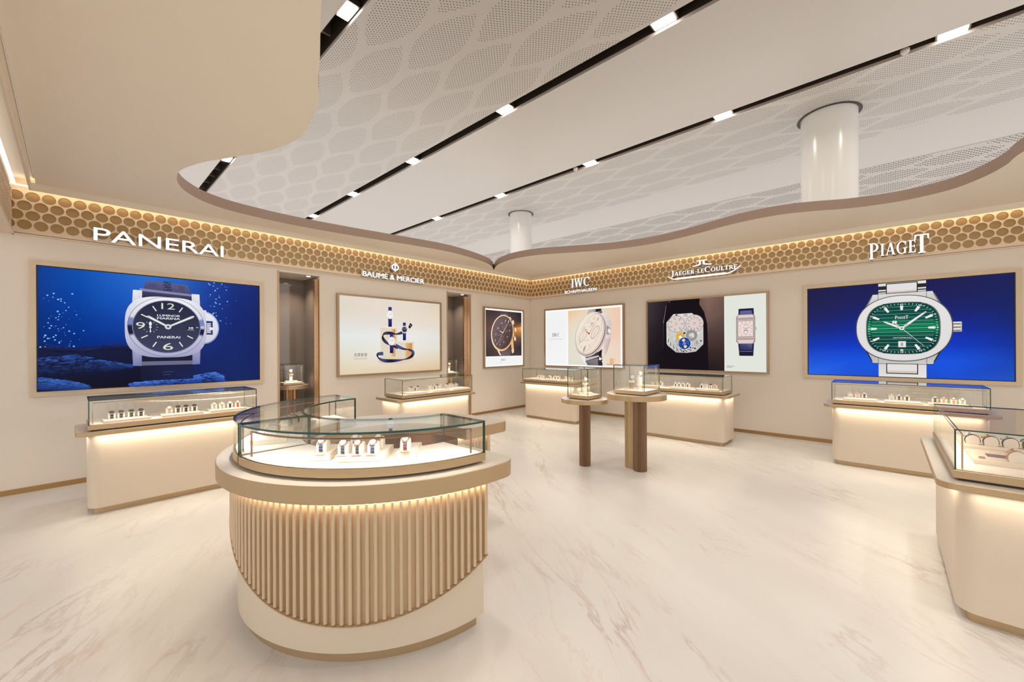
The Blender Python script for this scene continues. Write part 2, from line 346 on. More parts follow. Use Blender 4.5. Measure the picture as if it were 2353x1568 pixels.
# ------------------------------------------------------------------ flat picture builder (posters and screens)
class Art:
    def __init__(s): s.v = []; s.f = []; s.c = []; s.L = 0; s.T = (1, 0, 0, 1, 0, 0)
    def _p(s, p): a, b, c, d, e, f = s.T; return (a * p[0] + c * p[1] + e, -.0007 * s.L, b * p[0] + d * p[1] + f)
    def set(s, T=(1, 0, 0, 1, 0, 0)): s.T = T
    def up(s, k=1): s.L += k
    def poly(s, pts, col, up=1):
        s.L += up; o = len(s.v); s.v += [s._p(p) for p in pts]; s.f.append(tuple(range(o, o + len(pts))))
        cols = col if isinstance(col, list) else [col] * len(pts); s.c.append([lin(c) for c in cols])
    def tris(s, vs, fs, col, up=1):
        s.L += up; o = len(s.v); s.v += [s._p(p) for p in vs]
        for f in fs: s.f.append(tuple(i + o for i in f)); s.c.append([lin(col)] * len(f))
    def rect(s, u0, u1, v0, v1, col, up=1): s.poly([(u0, v0), (u1, v0), (u1, v1), (u0, v1)], col, up)
    def grid(s, u0, u1, v0, v1, rows):
        """rows of colours from top to bottom"""
        s.L += 1; ny = len(rows); nx = len(rows[0])
        for j in range(ny - 1):
            for i in range(nx - 1):
                ua, ub = u0 + (u1 - u0) * i / (nx - 1), u0 + (u1 - u0) * (i + 1) / (nx - 1)
                va, vb = v1 - (v1 - v0) * j / (ny - 1), v1 - (v1 - v0) * (j + 1) / (ny - 1)
                s.poly([(ua, vb), (ub, vb), (ub, va), (ua, va)], [rows[j + 1][i], rows[j + 1][i + 1], rows[j][i + 1], rows[j][i]], 0)
    def ell(s, cu, cv, a, b, col, n=40, rot=0, up=1, col2=None):
        pts = []; cols = []
        for i in range(n):
            t = 2 * PI * i / n; x, y = a * math.cos(t), b * math.sin(t)
            pts.append((cu + x * math.cos(rot) - y * math.sin(rot), cv + x * math.sin(rot) + y * math.cos(rot)))
            if col2: k = .5 + .5 * math.sin(t); cols.append(tuple(col2[j] + (col[j] - col2[j]) * k for j in range(3)))
        s.poly(pts, cols if col2 else col, up)
    def ring(s, cu, cv, ra, rb, col, n=48, fn=None, a0=0, a1=360, asp=1, up=1):
        s.L += up
        for i in range(n):
            t0, t1 = R(a0 + (a1 - a0) * i / n), R(a0 + (a1 - a0) * (i + 1) / n)
            c0 = fn(t0) if fn else col; c1 = fn(t1) if fn else col
            P = [(cu + r * math.cos(t), cv + asp * r * math.sin(t)) for r, t in ((ra, t0), (rb, t0), (rb, t1), (ra, t1))]
            s.poly(P, [c0, c0, c1, c1], 0)
    def sup(s, cu, cv, a, b, p, col, n=64, up=1, col2=None):
        pts = []; cols = []
        for i in range(n):
            t = 2 * PI * i / n; c, d = math.cos(t), math.sin(t)
            pts.append((cu + a * math.copysign(abs(c) ** (2 / p), c), cv + b * math.copysign(abs(d) ** (2 / p), d)))
            if col2: k = .5 + .5 * d; cols.append(tuple(col2[j] + (col[j] - col2[j]) * k for j in range(3)))
        s.poly(pts, cols if col2 else col, up)
    def bar(s, x0, y0, x1, y1, w0, w1, col, up=1):
        d = Vector((x1 - x0, y1 - y0)).normalized(); n = Vector((-d.y, d.x))
        s.poly([(x0 - n.x * w0 / 2, y0 - n.y * w0 / 2), (x1 - n.x * w1 / 2, y1 - n.y * w1 / 2), (x1 + n.x * w1 / 2, y1 + n.y * w1 / 2), (x0 + n.x * w0 / 2, y0 + n.y * w0 / 2)], col, up)
    def text(s, t, u0, u1, v0, v1, col, bold=0, up=1):
        vs, fs = text_fit(t, u0, u1, v0, v1, bold); s.tris(vs, fs, col, up)
    def serif(s, t, u0, u1, v0, v1, col, caps=None, up=1):
        P, wd = serif(t, caps); s.L += up
        for p in P:
            s.poly([(u0 + x / wd * (u1 - u0), v0 + y * (v1 - v0)) for x, y in p], col, 0)
    def build(s, parent, strength):
        me = bpy.data.meshes.new('display'); me.from_pydata(s.v, [], s.f)
        a = me.color_attributes.new('ink', 'FLOAT_COLOR', 'CORNER')
        flat = [x for fc in s.c for c in fc for x in c]; a.data.foreach_set('color', flat)
        me.materials.append(artmat(strength)); me.update()
        o = bpy.data.objects.new('display', me); C.objects.link(o); o.parent = parent; return o

# ================================================================== STRUCTURE
ZF0, ZF1, ZC, ZC1, ZU = 2.60, 3.045, 3.10, 3.22, 5.5
NI = ((-5.59, -5.02), (-2.55, -1.93))      # openings of the two wall niches
struct(MB().box(-18, 1.5, -18, 1.5, -.1, 0).build('floor', M_floor), 'polished cream marble floor with fine grey veins')
b = MB()
for x0, x1 in ((-11, NI[0][0]), (NI[0][1], NI[1][0]), (NI[1][1], .0)): b.box(x0, x1, 0, .7, 0, ZC1)
for x0, x1 in NI: b.box(x0, x1, 0, .7, 2.57, ZC1)
for x0, x1 in NI: b.box(x0, x1, .62, .7, 0, 2.57)
struct(b.build('wall_left', M_wall), 'cream wall with the underwater screen and two niches')
struct(MB().box(0, .2, -10.5, 0, 0, ZC1).build('wall_right', M_wall), 'cream wall with the green dial screen')
b = MB(); b.box(-11, NI[0][0], -.012, 0, .0, .052)
for x0, x1 in ((NI[0][1], NI[1][0]), (NI[1][1], -.012)): b.box(x0, x1, -.012, 0, 0, .052)
struct(b.build('baseboard_left', M_brass)); struct(MB().box(-.012, 0, -10.5, -.012, 0, .052).build('baseboard_right', M_brass))

# soffit with its free-form opening
def catmull(P, n=5):
    out = []
    for i in range(len(P) - 1):
        p0, p1, p2, p3 = P[max(i - 1, 0)], P[i], P[i + 1], P[min(i + 2, len(P) - 1)]
        for k in range(n):
            t = k / n
            out.append(tuple(.5 * ((2 * p1[j]) + (-p0[j] + p2[j]) * t + (2 * p0[j] - 5 * p1[j] + 4 * p2[j] - p3[j]) * t * t + (-p0[j] + 3 * p1[j] - 3 * p2[j] + p3[j]) * t ** 3) for j in (0, 1)))
    return out + [P[-1]]
HA = [(-7.2, -5.9), (-7.02, -5.1), (-6.79, -4.43), (-6.64, -4.04), (-6.57, -3.84), (-6.46, -3.56), (-6.39, -3.16), (-6.39, -2.92), (-6.44, -2.71), (-6.52, -2.50), (-6.61, -2.33), (-6.68, -2.18), (-6.78, -2.0), (-6.86, -1.79), (-6.91, -1.59), (-6.91, -1.38), (-6.86, -1.15), (-6.76, -.95), (-6.58, -.75), (-6.3, -.61), (-5.86, -.55), (-5.44, -.55), (-4.85, -.61), (-4.2, -.71), (-3.46, -.82), (-2.89, -.81), (-2.26, -.68), (-1.83, -.50), (-1.45, -.20)]
HB = [(-1.45, -.20), (-1.70, -.52), (-1.86, -.80), (-1.97, -1.22), (-1.95, -1.63), (-1.84, -1.97), (-1.63, -2.38), (-1.38, -2.92), (-1.26, -3.45), (-1.27, -3.92), (-1.37, -4.38), (-1.49, -4.75), (-1.55, -5.1), (-1.53, -5.45), (-1.41, -5.76), (-1.24, -6.08), (-1.15, -6.5), (-1.24, -6.88), (-1.5, -7.10), (-1.78, -7.21), (-2.1, -7.27), (-2.9, -7.6), (-3.8, -8.2), (-4.8, -8.9), (-5.8, -9.1), (-6.7, -8.6), (-7.2, -7.6), (-7.3, -6.7), (-7.2, -5.9)]
hole = catmull(HA) + catmull(HB)[1:-1]
E_ = .12
outer = [(-11, -10.5), (-E_, -10.5), (-E_, -E_), (-7.84, -E_), (-7.84, -10.3), (-8.3, -10.3), (-8.3, .0), (-11, .0)]
outer = [(-7.84, -10.5), (-E_, -10.5), (-E_, -E_), (-7.84, -E_)]
tri = tessellate_polygon([[Vector((x, y, 0)) for x, y in outer], [Vector((x, y, 0)) for x, y in hole]])
allp = outer + hole; n = len(allp)
b = MB(); b.add([(x, y, ZC) for x, y in allp] + [(x, y, ZC1) for x, y in allp], [t for t in tri] + [tuple(i + n for i in t) for t in tri], 0)
no, nh = len(outer), len(hole)
fs = [(i, (i + 1) % no, n + (i + 1) % no, n + i) for i in range(no)]
b.add([], [], 0); b.f += fs; b.m += [0] * len(fs)
fs = [(no + i, no + (i + 1) % nh, n + no + (i + 1) % nh, n + no + i) for i in range(nh)]
b.f += fs; b.m += [1] * len(fs)
soffit = b.build('ceiling_soffit', [M_soff, M_fascia]); struct(soffit, 'lowered cream soffit with a large curved opening')
# valance around the soffit edge that hides the light strip above the frieze
b = MB(); VZ = 3.036
b.box(-7.87, -.12, -.135, -.12, VZ, ZC + .01, 0); b.box(-.135, -.12, -10.5, -.135, VZ, ZC + .01, 0); b.box(-7.885, -7.87, -10.5, -.12, VZ, ZC + .01, 0)
b.box(-7.87, -.135, -.142, -.135, ZC - .012, ZC, 0); b.box(-.142, -.135, -10.5, -.135, ZC - .012, ZC, 0)
b.box(-8.02, 0, -.125, 0, ZC1 - .06, ZC1 - .002, 0); b.box(-.125, 0, -10.5, -.125, ZC1 - .06, ZC1 - .002, 0); b.box(-8.02, -7.86, -10.5, -.125, ZC1 - .06, ZC1 - .002, 0)
struct(b.build('trim_1', M_soff), 'small valance around the soffit')
b = MB()
b.box(-7.99, -.07, -.105, -.085, 3.072, 3.080, 0); b.box(-.105, -.085, -10.5, -.07, 3.072, 3.080, 0)
b.box(-7.995, -7.972, -10.5, -.06, 3.085, 3.10, 1)
struct(b.build('trim_2', [M_led, M_sign]), 'warm light strip hidden above the disc frieze')

# pierced frieze: rows of round gold discs set into a pale sheet
def frieze(length, phase, front=.022):
    b = MB(); p, q, r, dep, NS = .11, .0955, .0493, .011, 24
    hh = p / math.sqrt(3); zr0 = 2.705
    def cell(c, zc, row):
        half = c < 1e-6
        ids = [i for i in range(-6, 7)] if half else list(range(NS))
        A_ = [2 * PI * i / NS for i in ids]; n = len(A_); loop = n - 1 if half else n
        rim = [(c + r * math.cos(t), zc + r * math.sin(t)) for t in A_]; hx = []
        for t in A_:
            k = (p / 2) / max(abs(math.cos(t - R(a))) for a in (0, 60, 120)); hx.append((c + k * math.cos(t), zc + k * math.sin(t)))
        base = len(b.v); b.v += [(x, -front, z) for x, z in rim] + [(x, -front, z) for x, z in hx] + [(x, -front + dep, z) for x, z in rim]
        for i in range(loop):
            j_ = (i + 1) % n
            b.f.append((base + i, base + n + i, base + n + j_, base + j_)); b.m.append(0)
            b.f.append((base + i, base + j_, base + 2 * n + j_, base + 2 * n + i)); b.m.append(0)
        b.f.append(tuple(base + 2 * n + i for i in range(n))); b.m.append(1)
        for sg, rw in ((1, 3), (-1, 0)):
            if row == rw:
                for sx_ in (-1, 1):
                    if half and sx_ < 0: continue
                    b.add([(c, -front, zc + sg * hh), (c + sx_ * p / 2, -front, zc + sg * hh / 2), (c + sx_ * p / 2, -front, zc + sg * hh)], [(0, 1, 2)], 0)
    for row in range(4):
        c = 0.0 if row % 2 == 0 else p / 2
        while c - p / 2 < length + .02: cell(c, zr0 + row * q, row); c += p
    zt, z0 = zr0 + 3 * q + hh, zr0 - hh
    b.box(0, length, -front, .0, zt, ZC1 - .01, 0)
    b.box(0, length, -.0295, .0, ZF0 + .018, z0, 0); b.box(0, length, -.022, 0, ZF0 + .008, ZF0 + .018, 2); b.box(0, length, -.034, 0, ZF0 - .004, ZF0 + .008, 0)
    return b
# u runs leftwards from the room corner on the left wall, so mirror it
b = frieze(8.0, .055); b.v = [(-x, y, z) for x, y, z in b.v]; b.f = [f[::-1] for f in b.f]
struct(b.build('trim_3', [M_sheet, M_disc, M_lip]), 'frieze of gold discs along the left wall')
b = frieze(10.5, .055).mapped(Matrix.Rotation(R(-90), 4, 'Z'))
struct(b.build('trim_4', [M_sheet, M_disc, M_lip]), 'frieze of gold discs along the right wall')
b = frieze(4.0, .055).mapped(Matrix.Translation((-8.02, -4.0, 0)) @ Matrix.Rotation(R(90), 4, 'Z'))
b.box(-8.2, -8.02, -10.5, 0, ZF0, ZC1, 0)
struct(b.build('trim_5', [M_sheet, M_disc, M_lip]), 'frieze over the entrance side')
struct(MB().box(-11, -8.2, -.034, 0, ZF0 - .004, ZF0 + .02, 0).box(-11, -8.2, -.02, 0, ZF0 + .02, ZC1, 0).build('trim_6', [M_sheet]))
# niche linings
for k, (x0, x1) in enumerate(NI):
    b = MB()
    b.box(x0, x1, .58, .6, 0, 2.57, 0); b.box(x0 - .0, x0 + .012, .03, .58, 0, 2.57, 0); b.box(x1 - .012, x1, .10, .58, 0, 2.57, 0)
    b.box(x0, x1, 0.0, .6, 2.545, 2.569, 1)
    b.box(x0, x1, .0, .6, .0, .03, 1)
    b.box(x0 - .02, x0 + .006, -.006, .03, .0, 2.56, 2); b.box(x1 - .004, x1 + .022, -.006, .02, 0, 2.56, 3)
    struct(b.build('trim_%d' % (7 + k), [M_niche, M_wall, M_gold, M_sheet]), 'tinted mirror lining of a wall niche')
    # fluted bronze corner column
    pts = []; cx, cy, r = x1 - .010, (.07, .11)[k], (.052, .092)[k]
    for i in range(91):
        t = R(90 + 180 * i / 90); rr = r - r * .09 * (1 - abs(math.sin(i / 90 * 9 * PI))) ; pts.append((cx + rr * math.cos(t), cy + rr * math.sin(t)))
    tag(MB().prism(pts, .03, 2.50).build('fluted_column', M_bronze, smooth=True), ('fluted bronze half column in the niche beside the underwater screen', 'fluted bronze half column in the niche nearest the room corner')[k], 'column', 'fluted niche columns')
    dl = thing('downlight', ('small round downlight in the ceiling of the niche by the underwater screen', 'small round downlight in the ceiling of the niche nearest the room corner')[k], 'light', ((x0 + x1) / 2 + .16, .1, 2.545), 0, 'niche downlights')
    MB().cyl(0, 0, .045, -.006, 0, 24).build('ring', M_steel, dl); MB().cyl(0, 0, .03, -.009, -.006, 24).build('lamp', M_ledw, dl); area('niche_spot', (-.14, .18, -.014), .10, .10, 3.0, (1, .84, .66), (0, 0, 0), dl, R(110))

# upper ceiling: long panels running towards the far hall with recessed lighting slots
b = MB(); Y0, Y1 = -13, 16
def slab(x0, x1, z, mi, z2=None):
    z2 = z if z2 is None else z2
    b.add([(x0, Y0, z), (x1, Y0, z2), (x1, Y1, z2), (x0, Y1, z), (x0, Y0, z + .045), (x1, Y0, z2 + .045), (x1, Y1, z2 + .045), (x0, Y1, z + .045)],
          [(0, 3, 2, 1), (4, 5, 6, 7), (0, 1, 5, 4), (2, 3, 7, 6)], mi)
    b.add([(x0, Y0, z), (x0, Y1, z), (x0, Y1, z + .045), (x0, Y0, z + .045)], [(0, 1, 2, 3)], 4)
    b.add([(x1, Y0, z2), (x1, Y1, z2), (x1, Y1, z2 + .045), (x1, Y0, z2 + .045)], [(0, 3, 2, 1)], 4)
slab(-13.6, -8.20, ZU, 0); slab(-8.0, -5.42, ZU, 0); slab(-5.22, -2.65, ZU, 1); slab(-2.44, .10, ZU, 0); slab(.31, 2.95, ZU, 2)
slab(2.97, 4.86, ZU + .50, 0, ZU + .04); slab(4.88, 8.2, ZU + .45, 3, ZU - .02); slab(8.25, 12, ZU, 0)
for x0, x1 in ((-8.2, -8.0), (-5.42, -5.22), (-2.65, -2.44), (.10, .31)):
    b.box(x0 - .02, x1 + .02, Y0, Y1, ZU + .34, ZU + .36, 5); b.box(x0 - .02, x0, Y0, Y1, ZU + .045, ZU + .34, 5); b.box(x1, x1 + .02, Y0, Y1, ZU + .045, ZU + .34, 5)
    y = Y0
    while y < Y1: b.box(x0, x1, y, y + .03, ZU + .16, ZU + .30, 6); y += .55
b.box(2.95, 2.97, Y0, Y1, ZU, ZU + .6, 0); b.box(4.86, 4.88, Y0, Y1, ZU + .03, ZU + .6, 0)
b2 = MB().box(12.2, 12.4, Y0, 16.2, 0, ZU + .4); b2.box(-13.6, 12.4, 16, 16.2, 0, ZU + .4)  # added walls that hold back world light so the far ceiling dims
struct(b2.build('wall_light_block', M_ceilp), 'distant concourse wall')
struct(b.build('ceiling', [M_ceilp, M_perf, M_perf2, M_perf3, M_lip, M_slot, M_slotrib]), 'high grey panelled ceiling with perforated bands and dark slots')
# lamps in the slots
LAMP_W = 18
def lamp(x, y, lab):
    t = thing('ceiling_light', lab, 'ceiling light', (x, y, ZU), 0, 'lamps in the slots of the high ceiling')
    MB().box(-.085, .085, -.16, .16, .035, .10).build('housing', M_slot, t)
    MB().box(-.068, .068, -.135, .135, .022, .035).build('diffuser', M_lamp, t)
    area('lamp_light', (0, 0, .018), .13, .26, LAMP_W, (1, .93, .85), (0, 0, 0), t, spread=R(150))
row = ('nearest', 'second nearest', 'middle', 'second farthest', 'farthest')
for i, y in enumerate((-4.35, -1.586, 1.218, 4.01, 6.62)): lamp(-2.545, y, 'square white lamp in the middle ceiling slot, %s of its row' % row[i])
for i, y in enumerate((-7.05, -4.287, -1.561, 1.232, 4.035)): lamp(.205, y, 'square white lamp in the right ceiling slot, %s of its row' % row[i])
lamp(-5.32, -1.6, 'large bright lamp in the left ceiling slot, partly behind the soffit edge')
lamp(-5.32, -4.35, 'lamp in the left ceiling slot above the camera'); lamp(-5.32, -7.1, 'lamp in the left ceiling slot behind the camera')
lamp(-2.545, -7.1, 'lamp in the middle ceiling slot beyond the top of the photo'); lamp(-2.545, -9.9, 'far rear lamp in the middle ceiling slot, outside the photo')
lamp(-8.1, -4.35, 'lamp in the outer left ceiling slot, outside the photo'); lamp(-8.1, -7.1, 'rear lamp in the outer left ceiling slot, outside the photo')
lamp(-5.32, 4.05, 'small lamp in the left ceiling slot above the curved soffit tip')
for x, y, lab in ((.2, -6.6, 'small grey sensor beside the nearest lamp of the right ceiling slot'), (.2, -1.2, 'small grey sensor beside the middle lamp of the right ceiling slot')):
    t = thing('ceiling_sensor', lab, 'sensor', (x, y, ZU), 0, 'sensors in the right ceiling slot')
    MB().cyl(0, 0, .05, -.01, .02, 20).build('base', M_lip, t); MB().cyl(0, 0, .036, -.035, -.01, 20, r2=.046).build('dome', M_ceilp, t)
# round white columns beyond the right wall
for x, y, r, lab in ((1.49, -5.66, .405, 'thick round white column rising beyond the wall of the green dial screen'), (1.72, 1.81, .335, 'round white column rising behind the pointed tip of the soffit')):
    t = thing('column', lab, 'column', (x, y, 0), 0, 'round white columns behind the walls')
    MB().cyl(0, 0, r, 0, ZU + .3, 72).build('shaft', M_colm, t, True)
    bb = MB(); o_ = [(math.cos(2 * PI * i / 48), math.sin(2 * PI * i / 48)) for i in range(48)]
    bb.add([(c * (r + .004), s_ * (r + .004), ZU - .006) for c, s_ in o_] + [(c * (r + .055), s_ * (r + .055), ZU - .006) for c, s_ in o_] , [(i, 48 + i, 48 + (i + 1) % 48, (i + 1) % 48) for i in range(48)])
    bb.build('ceiling_gap_shade', M_slot, t)  # flat dark ring painted in for the shaded gap around the shaft

# ================================================================== SIGNS
def sign(name, label, polys, wall, u0, z0, u1, z1, depth=.055, off=.035, extra=None):
    """polys given in a 0..1 box; extruded letters standing off the frieze"""
    b = MB(); W_ = u1 - u0; H_ = z1 - z0
    for vs, fs in polys:
        vs = [(u0 + x * W_, z0 + y * H_) for x, y in vs]; n = len(vs)
        b.add([(x, -off - depth, z) for x, z in vs] + [(x, -off, z) for x, z in vs], [tuple(f) for f in fs] + [tuple(i + n for i in f[::-1]) for f in fs], [0] * len(fs) + [1] * len(fs))
        ed = {}
        for f in fs:
            for i in range(len(f)):
                e = (f[i], f[(i + 1) % len(f)]); ed[e] = 1
        base = len(b.v) - 2 * n
        for (i, j) in ed:
            if (j, i) not in ed: b.f.append((base + i, base + n + i, base + n + j, base + j)); b.m.append(1)
    if wall == 'R': b.mapped(Matrix.Rotation(R(-90), 4, 'Z'))
    return b.build(name, [M_sign, M_signside])
def signthing(label, wall, u0, z0, u1, z1, **parts):
    t = thing('illuminated_sign', label, 'illuminated sign', (0, 0, 0), 0, 'glowing wordmarks on the frieze')
    for k, v in parts.items(): sign(k, '', v, wall, u0, z0, u1, z1).parent = t
def tx(s, a, b_, c, d, bold=0): 
    vs, fs = text_fit(s, a, b_, c, d, bold); return (vs, fs)
def sr(s, a, b_, c, d, caps=None):
    P, wd = serif(s, caps); out = []
    for p in P:
        q = [(a + x / wd * (b_ - a), c + y * (d - c)) for x, y in p]
        ar = sum(q[i][0] * q[(i + 1) % len(q)][1] - q[(i + 1) % len(q)][0] * q[i][1] for i in range(len(q)))
        if ar < 0: q = q[::-1]
        out.append((q, [tuple(range(len(q)))]))
    return out
signthing('wide white glowing seven letter wordmark above the underwater watch screen', 'L', -7.437, 2.628, -6.265, 2.767, lettering=[tx('PANERAI', 0, 1, 0, 1, .0)])
ringp = []
for i in range(28):
    t0, t1 = 2 * PI * i / 28, 2 * PI * (i + 1) / 28
    ringp.append(([(.5 + a * math.cos(t), .745 + b_ * math.sin(t)) for a, b_, t in ((.040, .13, t0), (.060, .19, t0), (.060, .19, t1), (.040, .13, t1))], [(0, 1, 2, 3)]))
ringp.append(([(.5 - .011, .50), (.5 + .011, .50), (.5 + .011, .99), (.5 - .011, .99)], [(0, 1, 2, 3)]))
signthing('white glowing two word wordmark with an ampersand under a round barred emblem', 'L', -4.364, 2.626, -3.165, 2.925, lettering=[tx('BAUME & MERCIER', 0, 1, 0, .275, .018)], emblem=ringp)
signthing('white glowing three letter serif wordmark over small capitals, nearest the room corner', 'R', 1.09, 2.633, 1.90, 2.94, lettering=sr('IWC', .22, .79, .40, 1.0), small_lettering=[tx('SCHAFFHAUSEN', 0, 1, 0, .20, .015)])
hook = []
N_ = 30
def hp(k):
    t = k / N_
    if t < .12: y = .24 - .21 * math.sin(t / .12 * PI / 2)
    elif t > .82: y = .03 + .36 * ((t - .82) / .18) ** 1.6
    else: y = .03
    return t, y, .10 if .12 < t < .82 else .055
for i in range(N_):
    (xa, ya, wa), (xb, yb, wb) = hp(i), hp(i + 1)
    hook.append(([(xa, ya), (xb, yb), (xb, yb + wb), (xa, ya + wa)], [(0, 1, 2, 3)]))
mono = [[(.455, .76), (.480, .76), (.480, .95), (.455, .95)], [(.505, .76), (.530, .76), (.530, .95), (.505, .95)], [(.42, .95), (.565, .95), (.565, 1), (.42, 1)], [(.37, .67), (.455, .71), (.480, .76), (.455, .79), (.40, .73), (.36, .72)], [(.530, .71), (.620, .67), (.625, .74), (.60, .73), (.530, .79), (.505, .76)]]
signthing('white glowing hyphenated serif wordmark with a hooked underline and small crest', 'R', 3.42, 2.655, 4.63, 2.96, lettering=sr('JAEGER-LECOULTRE', .055, .955, .27, .57, (0, 9)), underline=hook, emblem=[(p, [tuple(range(len(p)))]) for p in mono])
signthing('large white glowing six letter serif wordmark above the green dial screen', 'R', 6.225, 2.635, 6.805, 2.88, lettering=sr('P', 0, .17, 0, .90) + sr('IAGE', .20, .80, .14, .80) + sr('T', .77, 1.0, .06, 1.05))

# ================================================================== SCREENS AND LIGHTBOXES
def panel(name, label, cat, wall, s0, z0, w_, h_, fw, fd, fmat, art, strength, bezel=0.0, group='screens and lightboxes on the walls'):
    """frame around a w_ x h_ picture whose lower left corner is s0 along the wall"""
    t = thing(name, label, cat, (s0, 0, z0) if wall == 'L' else (0, -s0, z0), 0 if wall == 'L' else R(-90), group)
    b = MB(); o = bezel
    for x0, x1, y0, y1 in ((-fw - o, -o, -fw - o, h_ + fw + o), (w_ + o, w_ + fw + o, -fw - o, h_ + fw + o), (-o, w_ + o, -fw - o, -o), (-o, w_ + o, h_ + o, h_ + fw + o)):
        b.box(x0, x1, -fd, 0, y0, y1)
    b.build('frame', fmat, t)
    if bezel:
        b = MB()
        for x0, x1, y0, y1 in ((-o, 0, -o, h_ + o), (w_, w_ + o, -o, h_ + o), (0, w_, -o, 0), (0, w_, h_, h_ + o)): b.box(x0, x1, -fd + .004, 0, y0, y1)
        b.build('bezel', M_black2, t)
    MB().box(0, w_, -fd + .022, -.001, 0, h_).build('backing', M_black2, t)
    d = art.build(t, strength); d.location = (0, -fd + .0215, 0); return t
def clip(P, u1, v1, u0=0, v0=0): return [(min(max(x, u0), u1), min(max(y, v0), v1)) for x, y in P]

# --- underwater watch
A = Art(); W, H = 1.985, 1.28
A.grid(0, W, 0, H, [[(24, 62, 140), (18, 80, 175), (34, 98, 196), (46, 110, 205), (44, 100, 190), (34, 70, 158), (30, 52, 128), (30, 45, 112)],
                    [(20, 58, 142), (14, 70, 165), (26, 86, 186), (40, 98, 198), (40, 90, 180), (32, 62, 148), (28, 46, 120), (28, 42, 106)],
                    [(16, 50, 128), (12, 58, 148), (20, 68, 166), (30, 76, 172), (34, 70, 158), (30, 54, 134), (26, 42, 112), (26, 40, 102)],
                    [(14, 42, 112), (10, 46, 128), (16, 50, 136), (22, 54, 138), (28, 52, 128), (28, 48, 120), (26, 42, 108), (26, 38, 98)],
                    [(20, 36, 92), (24, 38, 88), (26, 36, 84), (26, 36, 84), (26, 38, 92), (26, 42, 104), (26, 42, 106), (24, 38, 98)],
                    [(28, 28, 50), (26, 24, 40), (24, 22, 38), (26, 26, 48), (28, 32, 68), (28, 38, 88), (28, 42, 100), (26, 38, 96)]])
rn = random.Random(3)
def rock(pts, col, col2):
    for k in range(520):
        i = rn.randrange(len(pts) - 1); t = rn.random(); a, b_ = pts[i], pts[i + 1]
        x = a[0] + (b_[0] - a[0]) * t; top = a[1] + (b_[1] - a[1]) * t; bot = a[2] + (b_[2] - a[2]) * t
        y = bot + (top - bot) * rn.random() ** .8; s_ = rn.uniform(.006, .022); kk = (y - bot) / max(top - bot, .01); kk *= rn.uniform(.3, 1)
        c = tuple(int(col2[j] + (col[j] - col2[j]) * kk) for j in range(3))
        P = [(x + s_ * 1.7 * math.cos(q) * rn.uniform(.6, 1), y + s_ * .5 * math.sin(q) * rn.uniform(.6, 1)) for q in [2 * PI * i / 7 for i in range(7)]]
        A.poly(clip(P, W, H), c, 0 if k % 8 else 1)
A.poly(clip([(0, .0), (.0, .46), (.25, .44), (.5, .47), (.72, .43), (.9, .30), (.95, .0)], W, H), [(26, 24, 40), (28, 34, 70), (28, 32, 66), (30, 36, 78), (28, 30, 60), (24, 24, 44), (22, 20, 32)])
rock([(0, .47, .41), (.3, .43, .39), (.6, .48, .42), (.85, .45, .38)], (40, 52, 118), (24, 26, 50))
rock([(0, .34, .12), (.25, .37, .14), (.5, .30, .16), (.7, .24, .2)], (54, 96, 184), (22, 26, 54))
rock([(0, .14, .02), (.2, .1, .0), (.35, .04, 0)], (70, 120, 210), (30, 50, 110))
rock([(.68, .04, -.02), (.95, .07, 0), (1.2, .09, 0), (1.45, .13, .02), (1.55, .06, 0)], (92, 146, 232), (34, 60, 140))
for k in range(110):
    x = rn.gauss(.13, .075) if k < 62 else rn.gauss(1.47, .06); y = rn.uniform(.45, 1.0) if k < 62 else rn.uniform(.72, 1.25)
    if not (.01 < x < W - .01 and y < H - .01): continue
    s_ = rn.uniform(.002, .009); A.ell(x, y, s_, s_, (110, 165, 235), 10, up=0); A.ell(x - s_ * .2, y + s_ * .3, s_ * .45, s_ * .45, (225, 240, 255), 8, up=1 if k % 9 == 0 else 0)
cu, cv = .997, .683
A.up()
A.poly([(cu - .245, cv + .32), (cu + .245, cv + .30), (cu + .185, cv + .505), (cu - .185, cv + .52)], [(40, 40, 66), (40, 40, 66), (96, 96, 140), (92, 92, 134)])
A.poly([(cu - .245, cv + .40), (cu + .24, cv + .375), (cu + .235, cv + .40), (cu - .24, cv + .43)], (138, 134, 172))
for sx_ in (-1, 1): A.poly([(cu + sx_ * .10, cv + .43), (cu + sx_ * .17, cv + .43), (cu + sx_ * .16, cv + .49), (cu + sx_ * .095, cv + .49)], (78, 78, 118))
vs, fs = text_fit('PAN', 0, 1, 0, 1, .02)
A.tris([(cu - .03 + .075 * y - .01, cv + .425 + .10 * x) for x, y in vs], fs, (44, 44, 72))
A.poly([(cu - .25, cv - .31), (cu + .25, cv - .31), (cu + .235, cv - .62), (cu - .235, cv - .62)], [(34, 34, 48), (34, 34, 48), (30, 38, 84), (26, 28, 52)])
A.poly([(cu - .245, cv - .40), (cu + .245, cv - .40), (cu + .243, cv - .445), (cu - .243, cv - .445)], (108, 108, 134))
for sx_ in (-1, 1):
    A.poly([(cu + sx_ * .225, cv + .15), (cu + sx_ * .31, cv + .15), (cu + sx_ * .298, cv + .405), (cu + sx_ * .222, cv + .405)], [(190, 188, 212), (170, 168, 200), (236, 236, 242), (226, 226, 236)])
    A.poly([(cu + sx_ * .225, cv - .15), (cu + sx_ * .31, cv - .15), (cu + sx_ * .30, cv - .445), (cu + sx_ * .228, cv - .45)], [(190, 188, 212), (170, 168, 200), (120, 128, 176), (110, 118, 168)])
A.ell(cu + .34, cv, .155, .20, (188, 192, 216), 48, col2=(150, 152, 184)); A.ell(cu + .34, cv, .143, .185, (232, 234, 244), 48, col2=(206, 206, 228))
A.rect(cu + .315, cu + .43, cv - .085, cv + .085, (60, 66, 110)); 
